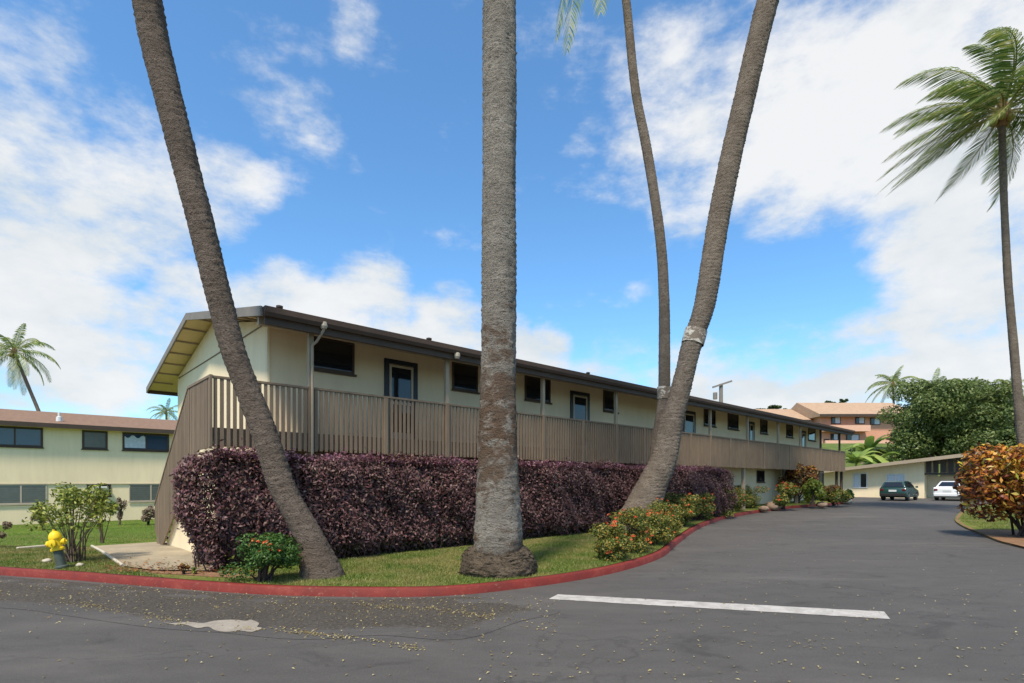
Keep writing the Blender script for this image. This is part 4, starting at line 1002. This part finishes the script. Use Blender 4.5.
# left side
p = gp(72, 562); shrub('leafy_bush', 'open yellow green bush with bare stems behind the hydrant', p, S_(54, p.y), S_(44, p.y), S_(84, p.y), 1250, .085, M['yellowgreen'], 0, None, 24, 41, open_=True, stemh=.45, topmat=M['yellowgreen'])
p = gp(103, 543); shrub('leafy_bush', 'thin upright green shrub between hydrant bush and the paved landing', p, S_(20, p.y), S_(18, p.y), S_(60, p.y), 800, .10, M['green'], 0, None, 10, 42, open_=True, stemh=.5, topmat=M['yellowgreen'])
p = gp(120, 525); shrub('leafy_bush', 'slim dark shrub against the left building wall under the air conditioner', p, S_(8, p.y), S_(8, p.y), S_(42, p.y), 700, .12, M['pinkleaf'], 0, None, 10, 43, open_=True, stemh=.2)
p = gp(148, 525); shrub('leafy_bush', 'small greyish shrub at the left building wall beside the stair', p, S_(10, p.y), S_(9, p.y), S_(19, p.y), 1100, .12, M['pinkleaf'], 0, None, 9, 44)
p = gp(44, 530); shrub('leafy_bush', 'pinkish sparse shrub below the left lower window', p, S_(18, p.y), S_(14, p.y), S_(30, p.y), 900, .12, M['pinkleaf'], 0, None, 10, 45, open_=True, topmat=M['green'])
p = gp(-6, 548); shrub('leafy_bush', 'brownish shrub cut by the left edge of the picture', p, S_(20, p.y), S_(18, p.y), S_(36, p.y), 1200, .09, M['pinkleaf'], 0, None, 10, 46, open_=True)
p = gp(184, 574); shrub('small_plant', 'tiny red leaved plant at the corner of the soil by the hedge', p, .10, .10, .17, 160, .05, M['crotondark'], 0, None, 5, 47)
p = gp(195, 574); shrub('small_plant', 'tiny yellow leaved plant beside the red leaved one', p, .07, .07, .13, 110, .045, M['yellowgreen'], 0, None, 4, 48)
# stones among the planting
for i, (px, py, s, lab) in enumerate(((773, 508, .34, 'largest brown stone in the bare gap of the kerbside planting'), (764, 510, .22, 'smaller brown stone left of the largest one'), (822, 506, .24, 'brown stone between the green and rusty bushes'), (846, 502, .3, 'pale stone at the end of the kerbside planting'),
        (47, 562, .07, 'flat pale stone left of the hydrant'), (80, 566, .06, 'small pale stone just right of the hydrant foot'))):
    p = gp(px, py); me = bpy.data.meshes.new('stone'); import bmesh
    bm = bmesh.new(); bmesh.ops.create_icosphere(bm, subdivisions=3, radius=s)
    for v in bm.verts: v.co *= 1+.18*vnoise(v.co.x/s*1.5+i, v.co.y/s*1.5+v.co.z/s, i); v.co.z *= .62
    for f in bm.faces: f.smooth = True
    bm.to_mesh(me); bm.free(); me.materials.append(M['stone'] if i < 3 else M['concretelt']); o = bpy.data.objects.new('stone', me); COL.objects.link(o); o.location = p+Vector((0, 0, s*.25))
    tag(o, lab, 'stone', 'stones among the planting')
# low timber edging left of hydrant
a, b = gp(17, 549), gp(51, 547); root = MB(); mid = a.lerp(b, .5)
root.box(-.5, .5, -.05, .05, -.05, .05); o = root.build('garden_edging', M['concretelt'], None, .02); o.location = mid; o.rotation_euler = (0, 0, math.atan2(b.y-a.y, b.x-a.x)); o.scale = ((b-a).length, 1, 1)
tag(o, 'short low edging strip lying in the grass left of the hydrant', 'edging')

# ------------------------------------------------------------------ HYDRANT
p = gp(59, 567); p = gp(62, 568); hy = empty('fire_hydrant', p, R(20), 'yellow fire hydrant with dark lower barrel in front of the open bush', 'fire hydrant')
m = MB(); m.lathe([(.15, 0), (.15, .03), (.105, .05), (.10, .36), (.12, .37)], 20); m.build('lower_barrel', M['hydrlow'], hy, smooth=True)
m = MB(); m.lathe([(.13, .37), (.15, .38), (.15, .42), (.115, .44), (.115, .62), (.14, .63), (.14, .66)], 20); m.build('barrel', M['ywell'], hy, smooth=True)
m = MB(); m.lathe([(.135, .66), (.125, .71), (.09, .76), (.04, .79), (.03, .79), (.03, .83), (.0, .83)], 20); m.build('bonnet', M['ywell'], hy, smooth=True)
for ax, sg, r_ in (('x', -1, .065), ('x', 1, .065), ('y', -1, .085)):
    m = MB(); m.lathe([(r_*.8, sg*.08), (r_*.8, sg*.15), (r_, sg*.155), (r_, sg*.20), (r_*.5, sg*.215), (.02, sg*.215), (.02, sg*.24)], 14, (0, 0, .54), ax); m.build('outlet_cap', M['ywell'], hy, smooth=True)

hy.rotation_euler = (0, R(-11), R(12)); hy.scale = (.68, .68, .80)
# ------------------------------------------------------------------ CARS
def car(label, px, py, paint_, hatch, L=4.2, W=1.7, H=1.45, extra=0):
    a = (px-HX)/F; g = Vector(ray(px, py)); root = empty('parked_car', g, ROT+extra, label, 'car')
    # local x = forward, y = left. profile of lower body
    if hatch: low = [(-2.05, .32), (-2.1, .55), (-2.07, .82), (-1.98, .95), (-1.0, .98), (.75, .93), (1.85, .74), (2.08, .55), (2.08, .3), (1.7, .24), (-1.8, .24)]; cab = [(-2.0, .95), (-1.72, 1.36), (-1.3, 1.44), (-.1, 1.43), (.25, 1.36), (1.0, .93)]
    else: low = [(-2.15, .32), (-2.2, .6), (-2.15, .92), (-2.0, .98), (-1.2, 1.0), (.8, .94), (1.95, .76), (2.2, .55), (2.2, .3), (1.8, .24), (-1.9, .24)]; cab = [(-1.75, .99), (-1.05, 1.38), (-.7, 1.43), (0, 1.43), (.35, 1.36), (1.15, .94)]
    def loft(prof, halfs, cy=None):
        mb = MB(); n = len(prof)
        for (y, inset) in halfs:
            cx_ = sum(p[0] for p in prof)/n; cz_ = sum(p[1] for p in prof)/n
            mb.v += [(cx_+(p[0]-cx_)*(1-inset), y, cz_+(p[1]-cz_)*(1-inset)) for p in prof]
        for i in range(len(halfs)-1):
            for k in range(n): mb.f.append((i*n+k, i*n+(k+1) % n, (i+1)*n+(k+1) % n, (i+1)*n+k))
        mb.f.append(tuple(range(n))); mb.f.append(tuple(range((len(halfs)-1)*n, len(halfs)*n))[::-1]); return mb
    w = W/2
    body = loft(low, [(-w, .05), (-w+.04, .015), (-w+.15, 0), (w-.15, 0), (w-.04, .015), (w, .05)]).build('body', paint_, root, .03, True)
    mb = MB(); n = len(cab)
    for (y0, y1) in ((-w+.08, -w+.27), ):
        pass
    for s in (-1, 1):
        mb.v += [(p[0], s*(w-.07-(p[1]-.95)*.42), p[1]) for p in cab]
    mb.f += [(k, (k+1) % n, n+(k+1) % n, n+k) for k in range(n)]+[tuple(range(n)), tuple(range(n, 2*n))[::-1]]
    mb.build('cabin', paint_, root, .03, True)
    # glass
    def quadp(name, pts, mat): m = MB(); m.add(pts, [tuple(range(len(pts)))]); o = m.build(name, mat, root); sol = o.modifiers.new('t', 'SOLIDIFY'); sol.thickness = .012; sol.offset = 0; return o
    def yy(z, k=.0): return (w-.07-(z-.95)*.42)+k
    (xa, za), (xb, zb_) = cab[0], cab[1]
    def rear(t): return (xa+(xb-xa)*t-.018, za+(zb_-za)*t+.012)
    r0, r1 = rear(.14), rear(.92)
    quadp('rear_window', [(r0[0], yy(r0[1])-.12, r0[1]), (r0[0], -yy(r0[1])+.12, r0[1]), (r1[0], -yy(r1[1])+.13, r1[1]), (r1[0], yy(r1[1])-.13, r1[1])], M['glassdk'])
    (xc, zc_), (xd, zd_) = cab[-2], cab[-1]
    def fr(t): return (xd+(xc-xd)*t+.015, zd_+(zc_-zd_)*t+.012)
    f0, f1 = fr(.1), fr(.92)
    quadp('windscreen', [(f0[0], yy(f0[1])-.1, f0[1]), (f0[0], -yy(f0[1])+.1, f0[1]), (f1[0], -yy(f1[1])+.12, f1[1]), (f1[0], yy(f1[1])-.12, f1[1])], M['glassdk'])
    for s in (-1, 1):
        x0 = xa+.25; z0 = 1.0; z1 = 1.34
        for (A, B, Cc, D) in (((xa+.38, z0), (-.42, z0), (-.42, z1), (xb+.16, z1)), ((-.34, z0), (.78, z0), (.28, z1), (-.34, z1))):
            quadp('side_window', [(q[0], s*(yy(q[1])+.010), q[1]) for q in (A, B, Cc, D)], M['glassdk'])
    for s in (-1, 1):
        m = MB(); xr = low[1][0]-.012; m.box(xr, xr+.14, min(s*(w-.06), s*(w-.28)), max(s*(w-.06), s*(w-.28)), .72, .86); m.build('tail_light', M['redlamp'], root, .02)
        m = MB(); m.box(low[7][0]-.14, low[7][0]+.0, min(s*(w-.08), s*(w-.42)), max(s*(w-.08), s*(w-.42)), .55, .68); m.build('headlight', M['plate'], root, .02)
        m = MB(); m.box(.62, .78, min(s*(w+.02), s*(w+.17)), max(s*(w+.02), s*(w+.17)), .93, 1.06); m.build('mirror', paint_, root, .02)
    m = MB(); m.box(low[1][0]-.06, low[1][0]+.1, -w+.06, w-.06, .34, .54); m.build('bumper', M['rubber'] if hatch else paint_, root, .03)
    m = MB(); m.box(low[1][0]-.022, low[1][0]-.005, -.24, .24, .66, .80); m.build('number_plate', M['plate'], root)
    for x in (-1.3, 1.3):
        for s in (-1, 1):
            y = s*(w-.09); m = MB(); m.lathe([(.22, -.10), (.30, -.09), (.32, -.05), (.32, .05), (.30, .09), (.22, .10)], 22, (x, y, .32), 'y'); wh = m.build('wheel', M['rubber'], root, 0, True)
            m = MB(); m.lathe([(.2, -.105), (.205, -.02), (.205, .02), (.2, .105)], 18, (x, y, .32), 'y'); m.build('rim', M['rim'], wh)
            m = MB(); m.lathe([(.36, -.085), (.36, .085)], 20, (x, y-s*.02, .34), 'y'); m.build('wheel_arch', M['rubber'], root)
    root.scale = (.86, .86, .88)
    return root
car('dark green hatchback parked facing the low cream building', 899.5, 500.2, M['cargreen'], True)
car('white sedan parked in front of the carport', 952.5, 500.2, M['carwhite'], False)

# ------------------------------------------------------------------ SKY, SUN, CAMERA
SUN = Vector((-.22, -.62, 1.0)).normalized()
w = bpy.data.worlds.new('World'); SC.world = w; w.use_nodes = True; nt = w.node_tree; bg = nt.nodes['Background']
sky = nt.nodes.new('ShaderNodeTexSky'); sky.sky_type = 'NISHITA'; sky.sun_disc = False
sky.sun_elevation = math.asin(SUN.z); sky.sun_rotation = math.atan2(SUN.x, SUN.y); sky.air_density = 1.0; sky.dust_density = .6; sky.ozone_density = 1.5
tc = nt.nodes.new('ShaderNodeTexCoord'); D = tc.outputs['Generated']
def mth(op, a, b=None, c=None, clamp=False):
    m = nt.nodes.new('ShaderNodeMath'); m.operation = op; m.use_clamp = clamp
    for i, v in enumerate((a, b, c)):
        if v is None: continue
        if hasattr(v, 'links'): nt.links.new(v, m.inputs[i])
        else: m.inputs[i].default_value = v
    return m.outputs[0]
def nz(scale, det, rough, mp=(1, 1, 1), off=(0, 0, 0), src=None):
    mpn = nt.nodes.new('ShaderNodeMapping'); mpn.inputs['Scale'].default_value = mp; mpn.inputs['Location'].default_value = off
    nt.links.new(src or D, mpn.inputs[0]); n_ = nt.nodes.new('ShaderNodeTexNoise'); n_.inputs['Scale'].default_value = scale; n_.inputs['Detail'].default_value = det; n_.inputs['Roughness'].default_value = rough
    nt.links.new(mpn.outputs[0], n_.inputs['Vector']); return n_
wn = nz(3.5, 3, .5); wv = nt.nodes.new('ShaderNodeVectorMath'); wv.operation = 'MULTIPLY_ADD'; nt.links.new(wn.outputs['Color'], wv.inputs[0]); wv.inputs[1].default_value = (.16, .16, .12)
sb = nt.nodes.new('ShaderNodeVectorMath'); sb.operation = 'SUBTRACT'; nt.links.new(D, sb.inputs[0]); sb.inputs[1].default_value = (.08, .08, .06); nt.links.new(sb.outputs[0], wv.inputs[2])
DW = nt.nodes.new('ShaderNodeVectorMath'); DW.operation = 'NORMALIZE'; nt.links.new(wv.outputs[0], DW.inputs[0]); DWo = DW.outputs[0]
def vdir(px, py): return Vector(((px-HX)/F, 1, (HY-py)/F)).normalized()
blobs = [(0, 60, 95, .6), (-40, 200, 150, 1), (60, 200, 95, .85), (140, 195, 85, .75), (205, 190, 60, .75), (245, 192, 40, .7), (60, 260, 105, .9), (150, 250, 70, .6), (20, 340, 130, 1), (110, 345, 90, .9), (200, 320, 85, 1.05), (280, 318, 75, 1.15), (360, 322, 70, 1.1), (440, 335, 62, 1.1), (500, 350, 50, 1.1), (545, 355, 42, 1.1), (100, 120, 70, .45),
         (225, 60, 45, .5), (265, 100, 50, .5), (310, 115, 45, .4), (350, 5, 40, .5), (390, 70, 30, .25),
         (650, 80, 70, .6), (630, 170, 55, .7), (690, 180, 80, .9), (740, 130, 100, .95), (800, 170, 90, .85), (700, 60, 60, .55), (860, 60, 120, .7), (890, 160, 110, .8), (960, 60, 130, .85), (1010, 180, 150, 1), (930, 240, 80, .9), (960, 300, 100, .9), (1010, 350, 120, 1), (890, 360, 80, .85), (800, 385, 80, .8), (700, 390, 80, .75), (620, 380, 60, .55),
         (540, 30, 60, .35), (580, 140, 35, .3), (780, 30, 60, .5), (760, 220, 45, .6), (640, 285, 22, .4), (600, 400, 60, 1.0), (680, 405, 70, 1.15), (760, 420, 80, 1.2), (840, 420, 80, 1.2), (920, 420, 90, 1.1), (520, 385, 50, .9), (1010, 90, 120, .85), (930, 130, 80, .75)]
blobs = [(x, y, r_, w_*(.88 if x > 560 else (.86 if y < 285 else .95))) for x, y, r_, w_ in blobs]
acc = None
for px, py, rpx, wgt in blobs:
    c = vdir(px, py); cr_ = c.dot(vdir(px+rpx if px < 512 else px-rpx, py))
    cr_ = min(cr_, 1-(rpx/F*.75)**2/2)
    dt = nt.nodes.new('ShaderNodeVectorMath'); dt.operation = 'DOT_PRODUCT'; nt.links.new(DWo, dt.inputs[0]); dt.inputs[1].default_value = c
    mr = nt.nodes.new('ShaderNodeMapRange'); mr.interpolation_type = 'SMOOTHSTEP'; nt.links.new(dt.outputs['Value'], mr.inputs[0])
    mr.inputs[1].default_value = cr_; mr.inputs[2].default_value = 1-(1-cr_)*.05; mr.inputs[3].default_value = 0; mr.inputs[4].default_value = wgt
    acc = mr.outputs[0] if acc is None else mth('ADD', mth('MAXIMUM', acc, mr.outputs[0]), mth('MULTIPLY', mth('MINIMUM', acc, mr.outputs[0]), .25))
# elsewhere in the sky: scattered clouds from noise only
sx = nt.nodes.new('ShaderNodeSeparateXYZ'); nt.links.new(D, sx.inputs[0])
beh = nt.nodes.new('ShaderNodeMapRange'); nt.links.new(sx.outputs[1], beh.inputs[0]); beh.inputs[1].default_value = .45; beh.inputs[2].default_value = .1; beh.inputs[3].default_value = 0; beh.inputs[4].default_value = .5
acc = mth('MAXIMUM', acc, beh.outputs[0])
n1 = nz(5.5, 10, .62, (1, 1, 1.9)); n2 = nz(2.2, 5, .55, (1, 1, 1.8), (3, 1, 2)); n3 = nz(16, 6, .6, (1, 1, 1.6), (7, 2, 1))
t = mth('ADD', mth('MULTIPLY', mth('SUBTRACT', n1.outputs['Fac'], .53), 2.6), mth('MULTIPLY', mth('SUBTRACT', n2.outputs['Fac'], .5), .9))
n4 = nz(4.0, 8, .6, (1.3, 1.3, 3.8), (5, 3, 1))
t = mth('ADD', t, mth('MULTIPLY', mth('SUBTRACT', n4.outputs['Fac'], .5), 1.5))
t = mth('ADD', t, mth('MULTIPLY', mth('SUBTRACT', n3.outputs['Fac'], .5), .8))
dens = mth('ADD', acc, t)
mr = nt.nodes.new('ShaderNodeMapRange'); mr.interpolation_type = 'SMOOTHSTEP'; nt.links.new(dens, mr.inputs[0]); mr.inputs[1].default_value = .10; mr.inputs[2].default_value = 1.15; mr.inputs[3].default_value = 0; mr.inputs[4].default_value = .97
cloudc = nt.nodes.new('ShaderNodeValToRGB'); nt.links.new(mth('ADD', mth('MULTIPLY', n2.outputs['Fac'], .5), mth('MULTIPLY', n1.outputs['Fac'], .5)), cloudc.inputs[0])
cloudc.color_ramp.elements[0].position = .40; cloudc.color_ramp.elements[0].color = (.70, .765, .80, 1); cloudc.color_ramp.elements[1].position = .58; cloudc.color_ramp.elements[1].color = (.93, .94, .95, 1)
def vscale(col, k):
    m = nt.nodes.new('ShaderNodeVectorMath'); m.operation = 'MULTIPLY'; nt.links.new(col, m.inputs[0]); m.inputs[1].default_value = k; return m.outputs[0]
CLD = 5.7; SKYS = .10
skyc = vscale(sky.outputs[0], (.80, 1.22, 1.44)); cc = vscale(cloudc.outputs[0], (CLD, CLD, CLD))
mx = nt.nodes.new('ShaderNodeMix'); mx.data_type = 'RGBA'; nt.links.new(mr.outputs[0], mx.inputs[0]); nt.links.new(skyc, mx.inputs[6]); nt.links.new(cc, mx.inputs[7])
nt.links.new(mx.outputs[2], bg.inputs[0]); bg.inputs[1].default_value = SKYS
sl = bpy.data.lights.new('sun', 'SUN'); sl.energy = 3.1; sl.angle = R(7); sl.color = (1, .90, .76); so = bpy.data.objects.new('sun', sl); COL.objects.link(so)
so.rotation_euler = SUN.to_track_quat('Z', 'Y').to_euler()
cam = bpy.data.cameras.new('camera'); co = bpy.data.objects.new('camera', cam); COL.objects.link(co); SC.camera = co
co.location = (0, 0, CH); co.rotation_euler = (R(90), 0, 0); cam.sensor_width = 36; cam.lens = F/1024*36; cam.shift_y = (HY-341.5)/1024; cam.clip_end = 3000; cam.clip_start = .05
vs = SC.view_settings; vs.view_transform = 'Standard'; vs.look = 'None'; vs.gamma = 1; vs.use_curve_mapping = False; vs.exposure = .78
